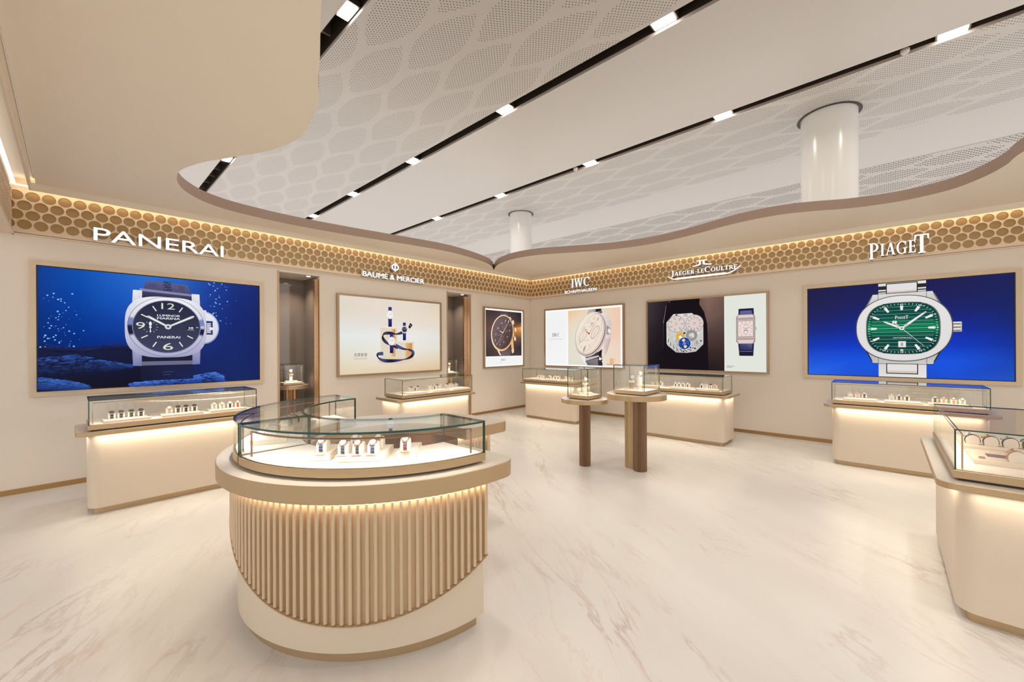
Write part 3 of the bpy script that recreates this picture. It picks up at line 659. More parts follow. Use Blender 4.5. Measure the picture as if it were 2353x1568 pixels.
for i in range(6): A.rect(cu + .37, cu + .41, cv - .062 + i * .021, cv - .048 + i * .021, (226, 228, 240), 1 if i == 0 else 0)
A.ell(cu + .415, cv - .01, .02, .018, (235, 236, 246), 14)
A.rect(cu + .325, cu + .365, cv + .17, cv + .215, (222, 224, 238))
A.sup(cu, cv - .005, .366, .352, 3.1, (238, 238, 244), 72, col2=(160, 160, 196))
def bez(t):
    d = math.degrees(t) % 360
    if 178 < d < 200 or 340 < d < 358: return (30, 34, 62)
    if 160 < d < 178 or 0 < d < 18: return (120, 136, 188)
    k = .5 + .5 * math.sin(t); return (int(176 + 66 * k), int(176 + 64 * k), int(206 + 36 * k))
A.ring(cu, cv, .300, .345, None, 72, bez); A.ring(cu, cv, .298, .308, (120, 124, 160)); A.ring(cu, cv, .343, .347, (96, 98, 130))
A.ell(cu, cv, .300, .300, (44, 44, 66), 64, col2=(66, 68, 96))
G = (216, 228, 206)
A.text('12', cu - .058, cu + .062, cv + .205, cv + .275, G, 0); A.text('6', cu - .045, cu + .045, cv - .27, cv - .19, G, 0); A.text('9', cu - .275, cu - .20, cv - .03, cv + .045, G, 0)
for a in (30, 60, 120, 150, 210, 240, 300, 330):
    c, s_ = math.sin(R(a)), math.cos(R(a)); A.bar(cu + c * .205, cv + s_ * .205, cu + c * .268, cv + s_ * .268, .011, .011, (232, 234, 226), 1 if a == 30 else 0)
A.bar(cu + .262, cv, cu + .285, cv, .006, .006, (232, 234, 226))
A.text('LUMINOR', cu - .095, cu + .11, cv + .118, cv + .142, (236, 236, 244), .02); A.text('MARINA', cu - .095, cu + .11, cv + .085, cv + .109, (236, 236, 244), .02, 0)
A.text('PANERAI', cu - .095, cu + .11, cv - .135, cv - .108, (236, 236, 244), .02)
A.rect(cu + .175, cu + .245, cv - .028, cv + .012, (22, 22, 36)); A.text('28', cu + .185, cu + .235, cv - .02, cv + .004, (240, 240, 246), .02); A.rect(cu + .178, cu + .242, cv - .034, cv - .030, (226, 226, 236), 0)
for a in range(0, 360, 30):
    c, s_ = math.sin(R(a)), math.cos(R(a)); A.bar(cu - .155 + c * .052, cv - .008 + s_ * .052, cu - .155 + c * .068, cv - .008 + s_ * .068, .003, .003, (226, 228, 226), 1 if a == 0 else 0)
A.ell(cu - .155, cv + .030, .013, .024, (236, 238, 232), 14); A.ell(cu - .155, cv - .008, .011, .012, (236, 238, 232), 12, up=0); A.bar(cu - .155, cv + .01, cu - .155, cv - .05, .006, .008, (236, 238, 232), 0); A.ell(cu - .155, cv - .056, .008, .008, (236, 238, 232), 10, up=0)
for ex, ey, w0, w1 in ((-.168, .108, .024, .030), (.225, .125, .022, .030)):
    L_ = math.hypot(ex, ey); A.bar(cu, cv, cu + ex, cv + ey, w0, w1, (150, 152, 160)); A.bar(cu, cv, cu + ex * .97, cv + ey * .97, w0 * .55, w1 * .6, (240, 242, 234)); A.bar(cu + ex, cv + ey, cu + ex * 1.09, cv + ey * 1.09, w1, .002, (228, 230, 226), 0)
A.ell(cu, cv, .030, .030, (214, 216, 222), 24); A.ell(cu, cv, .012, .012, (80, 80, 100), 16)
for k, y in enumerate((.155, .125)): A.rect(cu - .05 + k * .006, cu + .05 - k * .03, y, y + .003, (96, 98, 120), 0)
panel('wall_screen', 'wide wall screen showing a steel dive watch with black dial in deep blue water', 'screen', 'L', -7.835, 1.018, W, H, .048, .035, M_frame, A, 1.0, .010)

# --- green dial watch
A = Art(); W, H = 1.985, 1.28
def mixc(a, b_, k): return tuple(int(a[i] + (b_[i] - a[i]) * k) for i in range(3))
rows = []
for j, c in enumerate([((36, 34, 74), (34, 34, 86)), ((36, 36, 80), (34, 36, 96)), ((34, 38, 96), (30, 38, 120)), ((30, 44, 128), (24, 46, 160)), ((26, 58, 178), (22, 60, 200)), ((34, 84, 216), (28, 84, 226)), ((44, 104, 232), (30, 76, 206))]):
    rows.append([c[0], mixc(c[0], c[1], .7), c[1], mixc(c[1], c[0], .2), mixc(c[0], (24, 44, 120), .35)])
A.grid(0, W, 0, H, rows)
cu, cv = 1.022, .659
ST = (222, 220, 216); SD = (46, 44, 46); SM = (160, 156, 154)
for sg in (1, -1):       # bracelet up and down
    y1 = H - cv if sg > 0 else cv
    A.poly([(cu - .232, cv + sg * .40), (cu + .232, cv + sg * .40), (cu + .232, cv + sg * y1), (cu - .232, cv + sg * y1)], [(206, 204, 200), (214, 212, 208), (232, 230, 228), (226, 224, 222)])
    if sg > 0:
        for sx_ in (-1, 1): A.rect(*sorted((cu + sx_ * .232, cu + sx_ * .145)), cv + .50, cv + .585, SD, 1); A.rect(*sorted((cu + sx_ * .232, cu + sx_ * .145)), cv + .515, cv + .535, ST, 1)
    ya, yb = (.478, .605) if sg > 0 else (-.605, -.478)
    A.rect(cu - .155, cu + .155, cv + ya - .012, cv + yb + .012, SD); A.rect(cu - .145, cu + .145, cv + ya, cv + yb, (226, 224, 222)); A.rect(cu - .145, cu + .145, cv + ya, cv + ya + .03, (214, 196, 190), 1)
    A.poly([(cu - .47, cv + sg * .02), (cu - .29, cv + sg * .475), (cu + .29, cv + sg * .475), (cu + .47, cv + sg * .02)], [(150, 146, 144), (220, 218, 214), (216, 214, 210), (150, 146, 144)] if sg > 0 else [(120, 116, 114), (198, 196, 192), (206, 204, 200), (90, 86, 84)])
    for sx_ in (-1, 1):
        A.bar(cu + sx_ * .445, cv + sg * .10, cu + sx_ * .30, cv + sg * .45, .018, .012, SD if sg < 0 else (120, 116, 112), 1 if sx_ < 0 else 0)
        A.bar(cu + sx_ * .235, cv + sg * .475, cu + sx_ * .235, cv + sg * .38, .004, .004, SD, 0)
    A.bar(cu - .30, cv + sg * .482, cu + .30, cv + sg * .482, .006, .006, SD, 0)
A.rect(cu + .455, cu + .545, cv - .06, cv + .065, (198, 190, 184))
for i in range(6): A.rect(cu + .462 , cu + .535, cv - .052 + i * .021, cv - .040 + i * .021, (238, 236, 234) if i % 2 else (120, 112, 108), 1 if i == 0 else 0)
A.sup(cu, cv, .472, .448, 2.25, (96, 94, 94), 80, col2=(60, 58, 60)); A.sup(cu, cv, .462, .438, 2.25, (232, 230, 228), 80, col2=(206, 202, 200)); A.sup(cu, cv, .452, .432, 2.25, (228, 227, 226), 80, col2=(222, 220, 220))
A.sup(cu, cv, .362, .352, 3.0, (120, 112, 110), 80); A.sup(cu, cv, .352, .344, 3.0, (14, 96, 78), 80, col2=(18, 30, 36))
# horizontal guilloche bands, bright through the middle
for i in range(27):
    y = -.33 + i * .66 / 26; kx = (1 - abs(y / .35) ** 3) ** (1 / 3) * .345
    br = math.exp(-((y - .01) / .10) ** 2); c = (int(8 + 8 * br), int(60 + 100 * br), int(56 + 46 * br))
    A.rect(cu - kx, cu + kx, cv + y - .0085, cv + y + .0085, c, 1 if i == 0 else 0)
for i in range(27):
    y = -.315 + i * .63 / 26; kx = (1 - abs(y / .35) ** 3) ** (1 / 3) * .30
    A.rect(cu - kx, cu + kx, cv + y - .0022, cv + y + .0022, (150, 190, 178) if i % 2 else (40, 110, 96), 1 if i == 0 else 0)
def on_dial(a, k):   # point on the cushion shaped minute track
    c, s_ = math.sin(R(a)), math.cos(R(a)); q = 2.75; rr = (abs(c) ** q + abs(s_) ** q) ** (-1 / q); return cu + c * rr * .345 * k, cv + s_ * rr * .338 * k
A.up()
for i in range(60):
    if i % 5 == 0: continue
    a = i * 6; (xa, ya), (xb, yb) = on_dial(a, .93), on_dial(a, .985); A.bar(xa, ya, xb, yb, .0045, .0045, (236, 240, 238), 0)
for i in range(12):
    a = i * 30; (xa, ya), (xb, yb) = on_dial(a, .70 if i % 3 else .72), on_dial(a, .895)
    if i == 6: (xa, ya) = on_dial(a, .84)
    A.bar(xa, ya, xb, yb, .022, .032, (240, 240, 238), 1 if i == 0 else 0)
    x, y = on_dial(a, .95); t = '%02d' % (60 if i == 0 else i * 5); A.text(t, x - .016, x + .016, y - .011, y + .011, (236, 240, 238), .01, 0)
A.serif('PIAGET', cu - .065, cu + .062, cv + .125, cv + .172, (240, 244, 240), (0, 5))
A.text('AUTOMATIC', cu - .085, cu + .095, cv - .135, cv - .120, (226, 234, 230), .02)
A.rect(cu - .034, cu + .040, cv - .255, cv - .175, (232, 230, 230)); A.text('8', cu - .010, cu + .012, cv - .24, cv - .195, (70, 70, 74))
A.bar(cu, cv, cu + .215, cv - .245, .006, .003, (238, 236, 234)); A.bar(cu, cv, cu - .07, cv + .075, .006, .006, (232, 230, 228)); A.rect(cu - .092, cu - .048, cv + .065, cv + .103, (242, 240, 240)); A.serif('P', cu - .078, cu - .062, cv + .072, cv + .096, (70, 60, 60))
for ex, ey in ((-.185, .098), (.235, .215)):
    A.bar(cu, cv, cu + ex * .22, cv + ey * .22, .014, .034, (210, 208, 206)); A.bar(cu + ex * .22, cv + ey * .22, cu + ex * .92, cv + ey * .92, .034, .022, (150, 146, 146), 0); A.bar(cu + ex * .24, cv + ey * .24, cu + ex * .90, cv + ey * .90, .022, .014, (246, 246, 244)); A.bar(cu + ex * .92, cv + ey * .92, cu + ex, cv + ey, .020, .002, (228, 226, 226), 0)
A.ell(cu, cv, .026, .026, (228, 226, 226), 20); A.ell(cu, cv, .010, .010, (120, 118, 120), 12)
panel('wall_screen', 'wide wall screen showing a steel watch with a green striped dial on blue', 'screen', 'R', 5.527, 1.015, W, H, .048, .035, M_frame, A, 1.0, .010)

# --- movement and rectangular watch
A = Art(); W, H = 1.978, 1.275
A.grid(0, 1.362, 0, H, [[(62, 56, 58), (44, 36, 42), (30, 24, 28), (96, 74, 66), (132, 104, 92), (112, 88, 80)],
                        [(58, 50, 54), (40, 32, 38), (26, 20, 26), (70, 54, 50), (118, 92, 82), (100, 80, 74)],
                        [(46, 38, 42), (34, 26, 32), (24, 18, 24), (44, 34, 34), (84, 64, 58), (78, 60, 56)],
                        [(36, 28, 34), (28, 22, 28), (24, 18, 22), (28, 22, 26), (58, 44, 40), (54, 42, 40)],
                        [(30, 24, 28), (26, 20, 26), (24, 18, 24), (24, 18, 24), (36, 28, 28), (40, 32, 32)]])
A.poly([(.42, H), (.42, H - .03), (.345, H - .06), (.30, .83), (.29, 0), (1.10, 0), (1.08, .82), (1.03, 1.03), (.95, 1.17), (.955, H)], (26, 20, 26))
A.bar(.42, H, .418, H - .035, .006, .006, (150, 140, 138)); A.bar(.36, H - .07, .302, .86, .003, .006, (176, 168, 166), 0); A.bar(.302, .86, .295, .35, .006, .001, (90, 80, 80), 0)
m0, m1 = .69, .66
oc = [(-.20, .36), (.13, .362), (.16, .34), (.31, .22), (.325, .19), (.325, -.20), (.20, -.33), (.05, -.355), (-.15, -.35), (-.31, -.22), (-.33, -.18), (-.33, .21)]
A.poly([(m0 + x, m1 + y) for x, y in oc], [mixc((188, 187, 184), (228, 225, 220), .5 + y / .8) for x, y in oc])
for k in range(70):
    x, y = rn.uniform(-.31, .31), rn.uniform(-.33, .34)
    if abs(x) + abs(y) > .5: continue
    q = rn.choice([(120, 120, 118), (236, 234, 230), (180, 178, 174), (150, 148, 146)]); r_ = rn.uniform(.008, .035)
    A.ring(m0 + x, m1 + y, r_ * .6, r_, q, 14, up=1 if k % 6 == 0 else 0)
for k in range(16):
    a = R(190 + k * 7); A.bar(m0 + .30 * math.cos(a), m1 + .30 * math.sin(a), m0 + .33 * math.cos(a + .2), m1 + .33 * math.sin(a + .2), .012, .02, (96, 96, 98) if k % 2 else (230, 228, 226), 0)
for (x, y, r_, wd) in ((.545, .835, .150, ('THU', 'FRI', 'SAT', 'SUN', 'MON', 'TUE', 'WED')), (.868, .835, .152, ('DEC', 'NOV', 'OCT', 'SEP', 'AUG', 'JUL', 'JUN', 'MAY', 'APR', 'MAR', 'FEB', 'JAN'))):
    A.ell(x, y, r_ + .006, r_ + .006, (112, 98, 98), 48); A.ell(x, y, r_, r_, (222, 206, 202), 48); A.ring(x, y, .018, .023, (120, 110, 112)); A.up()
    for i, s_ in enumerate(wd):
        a = 2 * PI * i / len(wd); vs, fs = text_fit(s_, -.028 if len(wd) < 9 else -.023, .028 if len(wd) < 9 else .023, -.011, .011, .01)
        rr = r_ * .72; A.tris([(x + rr * math.cos(a) + p * math.cos(a) - q * math.sin(a), y + rr * math.sin(a) + p * math.sin(a) + q * math.cos(a)) for p, q in vs], fs, (82, 72, 76), 0)
A.ell(.62, .60, .082, .082, (214, 178, 78), 32); A.ell(.62, .59, .028, .03, (246, 240, 232), 16); A.ring(.82, .62, .05, .10, (150, 148, 146), 24); A.ell(.695, .665, .02, .02, (60, 60, 70), 14)
A.ell(.695, .478, .112, .112, (210, 208, 208), 36); A.ell(.695, .478, .106, .106, (22, 62, 156), 36)
for k in range(26):
    a = rn.uniform(0, 2 * PI); q = rn.uniform(.03, .095); A.ell(.695 + q * math.cos(a), .478 + q * math.sin(a), .004, .004, (236, 240, 250), 6, up=1 if k == 0 else 0)
A.ell(.68, .535, .028, .028, (214, 214, 190), 20); A.ell(.71, .42, .028, .028, (214, 214, 190), 20, up=0); A.ell(.695, .478, .022, .022, (220, 160, 150), 20); A.ell(.695, .478, .010, .010, (120, 60, 70), 12)
for x, y in ((.55, 1.0), (.68, .33), (.80, .40), (.88, .38), (.98, .52)): A.ell(x, y, .014, .014, (40, 36, 40), 12, up=0)
A.rect(1.362, W, 0, H, (226, 229, 219)); A.rect(1.362, 1.370, 0, H, (244, 246, 238))
# rectangular watch
x0, x1 = 1.535, 1.835; cx = (x0 + x1) / 2 + .005
A.poly([(cx - .115, .90), (cx + .120, .90), (cx + .112, 1.045), (cx - .108, 1.045)], [(44, 46, 88), (44, 46, 88), (28, 30, 60), (28, 30, 60)]); A.poly([(cx - .09, .955), (cx + .09, .955), (cx + .085, 1.01), (cx - .085, 1.01)], (96, 100, 152))
A.poly([(cx - .120, .52), (cx + .120, .52), (cx + .105, .262), (cx - .100, .262)], [(40, 42, 78), (40, 42, 78), (30, 30, 52), (30, 30, 52)]); A.poly([(cx - .09, .50), (cx + .09, .50), (cx + .085, .36), (cx - .085, .36)], [(74, 78, 132), (112, 114, 158), (60, 62, 104), (46, 48, 92)]); A.rect(cx - .095, cx + .095, .335, .339, (170, 172, 196))
A.poly([(x0 + .01, .50), (x0 + .01, .91), (x0 + .045, .95), (x1 - .045, .95), (x1 - .01, .91), (x1 - .01, .50), (x1 - .045, .46), (x0 + .045, .46)], (150, 138, 138))
A.poly([(x0 + .025, .52), (x0 + .025, .90), (x0 + .05, .94), (x1 - .05, .94), (x1 - .025, .90), (x1 - .025, .52), (x1 - .05, .47), (x0 + .05, .47)], (226, 206, 202))
A.rect(x0 + .02, x1 - .02, .855, .895, (176, 160, 158)); A.rect(x0 + .02, x1 - .02, .525, .565, (176, 160, 158), 0)
A.rect(x0 + .032, x1 - .032, .575, .845, (120, 100, 102)); A.rect(x0 + .040, x1 - .040, .583, .838, (236, 218, 210))
for a in range(0, 360, 30):
    c, s_ = math.sin(R(a)), math.cos(R(a)); k = min(.098 / max(abs(c), .01), .118 / max(abs(s_), .01)); A.bar(cx + c * k * .72, .71 + s_ * k * .72, cx + c * k, .71 + s_ * k, .004, .004, (96, 78, 84), 1 if a == 0 else 0)
A.text('THU APR', cx - .035, cx + .04, .768, .780, (70, 60, 66), .02); A.bar(cx, .71, cx + .075, .745, .006, .003, (90, 60, 60)); A.bar(cx, .71, cx - .045, .735, .007, .003, (90, 60, 60), 0)
A.ring(cx, .66, .030, .034, (150, 130, 130)); A.poly([(cx + .033 * math.cos(R(a)), .66 + .033 * math.sin(R(a))) for a in range(20, 161, 14)], (44, 96, 156)); A.ell(cx, .675, .012, .010, (240, 240, 240), 12)
A.ell(x1 - .004, .71, .016, .024, (190, 170, 166), 18)
A.text('THINK NEW WAYS', 1.40, 1.52, .078, .088, (120, 124, 118)) if False else None
for k in range(2):
    for i in range(9 - 3 * k): A.rect(1.40 + i * .0135, 1.410 + i * .0135, .082 - k * .02, .091 - k * .02, (120, 124, 118), 1 if i == 0 and k == 0 else 0)
panel('lightbox_poster', 'lightbox half dark with a watch movement and half white with a rectangular blue strapped watch', 'poster', 'R', 3.004, 1.018, W, H, .032, .05, M_frame2, A, 1.0)

# --- white dial watch on peach
A = Art(); W, H = 1.975, 1.28
A.rect(0, W, 0, H, (255, 253, 248)); A.grid(.03, .605, .03, H - .03, [[(240, 243, 244), (243, 243, 243)], [(240, 240, 240), (243, 243, 243)], [(244, 244, 244), (243, 245, 246)]])
A.grid(.635, W - .05, .03, H - .04, [[(236, 196, 158), (234, 212, 180), (228, 214, 196), (238, 202, 172)], [(234, 218, 196), (230, 222, 204), (236, 214, 196), (238, 200, 170)], [(226, 222, 204), (232, 222, 206), (238, 214, 202), (236, 212, 192)], [(224, 222, 208), (222, 222, 208), (232, 222, 208), (238, 214, 192)]])
A.serif('IWC', .20, .40, .665, .745, (84, 84, 88)); A.text('SCHAFFHAUSEN', .115, .50, .598, .618, (178, 178, 180))
A.rect(1.68, 1.80, .06, .19, (238, 180, 134)); A.rect(1.60, 1.87, .05, .075, (226, 168, 132)); A.rect(1.76, 1.80, .06, .19, (246, 200, 160))
c0, c1 = 1.205, .715
th = R(64); ca, sa = math.cos(th), math.sin(th); a_, b_ = .475, .325
A.set((1, 0, 0, 1, 0, 0))
A.poly([(c0 + .02, 1.235), (c0 + .27, 1.235), (c0 + .33, 1.10), (c0 + .10, 1.05), (c0 - .10, 1.04)], [(190, 176, 180), (120, 104, 112), (70, 56, 62), (160, 146, 150), (206, 190, 186)])
A.bar(c0 - .11, 1.03, c0 + .00, 1.235, .012, .010, (70, 54, 52)); A.poly([(c0 + .15, 1.235), (c0 + .29, 1.235), (c0 + .27, 1.19), (c0 + .14, 1.17)], (40, 36, 40))
A.poly([(c0 + .20, 1.12), (c0 + .33, 1.15), (c0 + .52, .95), (c0 + .50, .55), (c0 + .38, .25), (c0 + .27, .42), (c0 + .32, .80)], [(238, 236, 230), (226, 222, 218), (206, 198, 198), (214, 196, 192), (206, 190, 186), (234, 230, 228), (240, 238, 236)])
A.poly([(c0 + .34, .60), (c0 + .50, .60), (c0 + .42, .33), (c0 + .33, .42)], [(230, 214, 206), (196, 172, 168), (206, 176, 166), (226, 206, 198)])
A.poly([(c0 - .18, .22), (c0 + .28, .34), (c0 + .31, .03), (c0 - .05, .03)], [(96, 90, 96), (52, 44, 50), (44, 36, 42), (70, 62, 68)])
A.poly([(c0 - .16, .17), (c0 + .22, .25), (c0 + .23, .22), (c0 - .12, .12)], (206, 196, 196)); A.poly([(c0 - .09, .12), (c0 + .20, .19), (c0 + .20, .035), (c0 - .06, .035)], [(120, 112, 120), (140, 130, 138), (126, 116, 126), (96, 88, 96)])
A.poly([(c0 + .22, .33), (c0 + .30, .38), (c0 + .29, .27), (c0 + .22, .22)], (38, 32, 36)); A.poly([(c0 + .24, .22), (c0 + .34, .14), (c0 + .31, .10), (c0 + .22, .16)], (240, 232, 224), 1); A.poly([(c0 + .24, .13), (c0 + .30, .17), (c0 + .31, .14), (c0 + .26, .10)], (40, 34, 38))
A.poly([(c0 - .27, .30), (c0 - .10, .20), (c0 - .12, .05), (c0 - .17, .12)], (240, 236, 232), 1)
A.poly([(c0 + .37, .86), (c0 + .43, .87), (c0 + .50, .80), (c0 + .50, .70), (c0 + .43, .68), (c0 + .38, .72)], (150, 140, 142)); 
for i in range(5): A.bar(c0 + .385 + i * .014, .835 - i * .01, c0 + .405 + i * .014, .715 - i * .002, .007, .006, (246, 244, 242) if i % 2 else (54, 46, 50), 1 if i == 0 else 0)
A.ell(c0 + .475, .755, .03, .055, (236, 232, 230), 20, rot=.25)
A.ell(c0 + .015, c1 - .02, a_ + .03, b_ + .045, (236, 228, 222), 64, rot=th, col2=(196, 182, 176)); A.ell(c0 + .006, c1 - .008, a_ + .012, b_ + .022, (124, 102, 98), 64, rot=th); A.ell(c0, c1, a_ + .004, b_ + .008, (240, 228, 216), 64, rot=th)
A.ell(c0 - .004, c1 + .004, a_ - .012, b_ - .006, (182, 142, 118), 64, rot=th); A.ell(c0 - .006, c1 + .005, a_ - .018, b_ - .012, (240, 230, 214), 64, rot=th, col2=(238, 222, 208))
# dial drawn in the tilted frame of the watch
A.set((b_ * .98 * math.cos(R(-16)), b_ * .98 * math.sin(R(12)), a_ * .98 * math.sin(R(22)), a_ * .98 * math.cos(R(8)), c0 - .005, c1))
for i in range(60): c, s_ = math.sin(R(i * 6)), math.cos(R(i * 6)); A.bar(c * .86, s_ * .86, c * .93, s_ * .93, .02 if i % 5 else .045, .02, (176, 150, 130), 1 if i == 0 else 0)
for i, t in ((0, '12'), (1, '1'), (5, '5'), (6, '6'), (7, '7'), (8, '8'), (10, '10'), (11, '11')):
    c, s_ = math.sin(R(i * 30)) * .70, math.cos(R(i * 30)) * .70; A.text(t, c - .05 * len(t), c + .05 * len(t), s_ - .065, s_ + .065, (188, 160, 134), 0, 0)
for sx_ in (-.48, .48):
    A.ring(sx_, -.02, .28, .30, (150, 116, 98), 40); A.up()
    for i in range(20): c, s_ = math.sin(R(i * 18)), math.cos(R(i * 18)); A.bar(sx_ + c * .20, -.02 + s_ * .20, sx_ + c * .26, -.02 + s_ * .26, .015, .015, (170, 140, 120), 0)
    A.bar(sx_ - .02, -.19, sx_ + .04, .16, .03, .012, (160, 120, 90))
A.serif('IWC', -.13, .13, .40, .52, (84, 78, 80)); A.bar(-.22, .34, .22, .34, .012, .012, (130, 118, 116)); A.bar(-.16, -.32, .18, -.32, .014, .014, (130, 118, 116)); A.rect(-.07, .08, -.84, -.58, (196, 176, 150)); A.text('6', -.03, .05, -.8, -.63, (90, 76, 66))
A.bar(0, 0, -.44, .20, .05, .012, (168, 110, 70)); A.bar(0, 0, .40, .68, .06, .015, (206, 154, 104)); A.ell(0, 0, .06, .05, (150, 90, 52), 18)
A.set()
panel('lightbox_poster', 'white and peach lightbox with a large tilted pale dial watch', 'poster', 'R', .497, 1.010, W, H, .032, .05, M_frame2, A, 1.0)

# --- brown chronograph
A = Art(); W, H = 1.245, 1.275
A.rect(0, W, 0, H, (255, 253, 250)); A.grid(.03, 1.20, .225, 1.24, [[(64, 52, 50), (70, 58, 58), (72, 60, 62), (44, 38, 44)], [(84, 66, 64), (92, 74, 74), (86, 70, 72), (60, 46, 46)], [(108, 72, 58), (112, 86, 84), (150, 104, 74), (214, 140, 66)], [(88, 70, 68), (94, 76, 78), (92, 74, 76), (110, 78, 60)], [(76, 60, 58), (84, 68, 70), (78, 64, 68), (58, 48, 50)], [(64, 54, 52), (80, 68, 70), (76, 64, 66), (70, 58, 58)]])
A.poly([(.85, .86), (1.2, .90), (1.2, .78), (.88, .80)], [(150, 100, 66), (250, 180, 96), (226, 140, 60), (150, 96, 60)])
A.rect(.03, 1.215, .02, .215, (243, 243, 243)); A.serif('IWC', .50, .665, .115, .165, (122, 124, 128)); A.rect(.45, .53, .075, .082, (196, 196, 198))
c0, c1 = .545, .755; a_, b_ = .375, .315; th = R(66)
A.poly([(.44, 1.10), (.50, 1.24), (.70, 1.24), (.78, 1.08)], [(110, 92, 92), (80, 64, 66), (84, 70, 72), (120, 100, 100)]); A.poly([(.47, 1.11), (.50, 1.15), (.66, 1.17), (.66, 1.10)], (176, 160, 156))
A.poly([(.70, 1.08), (.80, 1.13), (.85, 1.08), (.80, 1.0)], (226, 196, 166)); A.poly([(.47, .225), (.80, .225), (.83, .42), (.50, .34)], [(120, 106, 110), (110, 94, 98), (88, 72, 72), (96, 80, 80)])
A.poly([(.32, .44), (.42, .38), (.50, .24), (.45, .25)], (246, 220, 190)); A.poly([(.80, .62), (.90, .62), (.93, .30), (.86, .32)], (232, 186, 130)); A.poly([(.84, .36), (.93, .38), (.90, .29), (.86, .28)], (240, 214, 178))
for x, y in ((.90, 1.0), (.98, .83), (.96, .62)): A.ell(x, y, .035, .055, (240, 206, 166), 18, rot=.2); A.ell(x - .01, y + .01, .015, .03, (255, 240, 220), 12, rot=.2)
A.rect(.90, .93, .66, .80, (226, 186, 140))
A.ell(c0, c1 - .01, a_ + .045, b_ + .04, (255, 236, 210), 64, rot=th, col2=(226, 172, 116)); A.ell(c0, c1, a_ + .012, b_ + .012, (120, 92, 82), 64, rot=th); A.ell(c0, c1, a_, b_, (120, 100, 102), 64, rot=th, col2=(78, 60, 60))
A.set((b_ * .96 * math.cos(R(-14)), b_ * .96 * math.sin(R(12)), a_ * .96 * math.sin(R(20)), a_ * .96 * math.cos(R(8)), c0, c1))
A.up()
for i in range(60): c, s_ = math.sin(R(i * 6)), math.cos(R(i * 6)); A.bar(c * .92, s_ * .92, c * .96, s_ * .96, .012, .012, (196, 170, 160), 0)
for i in (1, 2, 3, 4, 5, 6, 7, 8, 9, 10, 11, 12):
    t = str(i); c, s_ = math.sin(R(i * 30)) * .76, math.cos(R(i * 30)) * .76; A.text(t, c - .04 * len(t), c + .04 * len(t), s_ - .06, s_ + .06, (236, 214, 204), .01, 0)
for sy in (.42, -.42):
    A.ring(0, sy, .20, .22, (150, 128, 124), 32); A.up()
    for i in range(12): c, s_ = math.sin(R(i * 30)), math.cos(R(i * 30)); A.bar(c * .15, sy + s_ * .15, c * .19, sy + s_ * .19, .012, .012, (200, 180, 172), 0)
    A.bar(-.08, sy - .08, .06, sy + .06, .02, .01, (226, 206, 198))
A.bar(-.05, 0, -.45, .20, .05, .02, (255, 238, 222)); A.bar(0, 0, .42, .66, .05, .015, (255, 240, 226)); A.bar(.04, .10, -.36, -.72, .022, .012, (240, 214, 200)); A.bar(.25, .0, .52, .06, .02, .02, (200, 176, 168), 0); A.bar(-.2, -.06, -.5, -.12, .02, .02, (200, 176, 168), 0); A.ell(0, 0, .05, .045, (255, 240, 226), 16)
A.set()
panel('lightbox_poster', 'tall lightbox beside the corner showing a brown dial chronograph with a white strip below', 'poster', 'L', -1.565, 1.014, W, H, .032, .05, M_frame2, A, 1.0)

# --- ribbon and pedestals
A = Art(); W, H = 1.97, 1.27
A.grid(0, W, 0, H, [[(226, 216, 200), (230, 218, 206), (228, 218, 202), (222, 208, 190)], [(224, 214, 198), (232, 218, 206), (230, 218, 202), (230, 216, 192)], [(226, 222, 214), (230, 222, 214), (232, 222, 210), (230, 218, 202)], [(228, 232, 230), (232, 234, 232), (234, 234, 232), (228, 226, 220)], [(226, 226, 214), (232, 230, 222), (234, 230, 222), (228, 224, 214)], [(228, 218, 194), (234, 222, 206), (232, 218, 196), (228, 212, 186)], [(226, 206, 172), (228, 208, 176), (226, 200, 162), (222, 192, 150)]])
cx = .0
A.text('克莱斯麦', .245, .475, .285, .345, (92, 78, 74))
for i in range(8): A.rect(.248 + i * .0285, .268 + i * .0285, .243, .262, (196, 186, 170), 1 if i == 0 else 0)
A.ell(1.02, .19, .36, .05, (228, 208, 178), 32)
def ped(x0, x1, y0, y1, xi):
    A.poly([(x0, y0), (x1, y0), (x1, y1), (x0, y1)], [(222, 206, 176), (224, 196, 152), (222, 210, 186), (226, 204, 178)]); A.poly([(xi, y0 + .02), (x1 - .035, y0 + .02), (x1 - .035, y1 - .03), (xi, y1 - .03)], [(226, 176, 116), (222, 164, 96), (206, 136, 70), (232, 180, 126)])
    A.rect(x0, xi - .02, y0, y1 - .02, (226, 214, 194), 1); A.ell((x0 + x1) / 2, y1, (x1 - x0) / 2, .018, (236, 228, 212), 24)
ped(.715, 1.035, .25, .785, .93); A.ell(.88, .25, .17, .03, (224, 210, 180), 24)
ped(1.0, 1.375, .24, .54, 1.21)
def ribbon(P, wd, col, hl):
    q = catmull(P, 8); A.up(); L_ = []; n = len(q)
    for i in range(n):
        a, b_ = q[max(i - 1, 0)], q[min(i + 1, n - 1)]; d = Vector((b_[0] - a[0], b_[1] - a[1])).normalized(); w0 = wd * (.30 + .70 * abs(math.cos(i / n * PI * 3.1))) / 2
        L_.append(((q[i][0] - d.y * w0, q[i][1] + d.x * w0), (q[i][0] + d.y * w0, q[i][1] - d.x * w0)))
    for i in range(n - 1):
        c0, c1 = [mixc(col, hl, .5 + .5 * math.sin(k * .35)) for k in (i, i + 1)]
        A.poly([L_[i][0], L_[i][1], L_[i + 1][1], L_[i + 1][0]], [c0, c0, c1, c1], 0)
ribbon([(1.14, .70), (1.02, .67), (.90, .685), (.78, .67), (.755, .60), (.82, .52), (.95, .46), (1.05, .43)], .055, (36, 32, 44), (60, 60, 90))
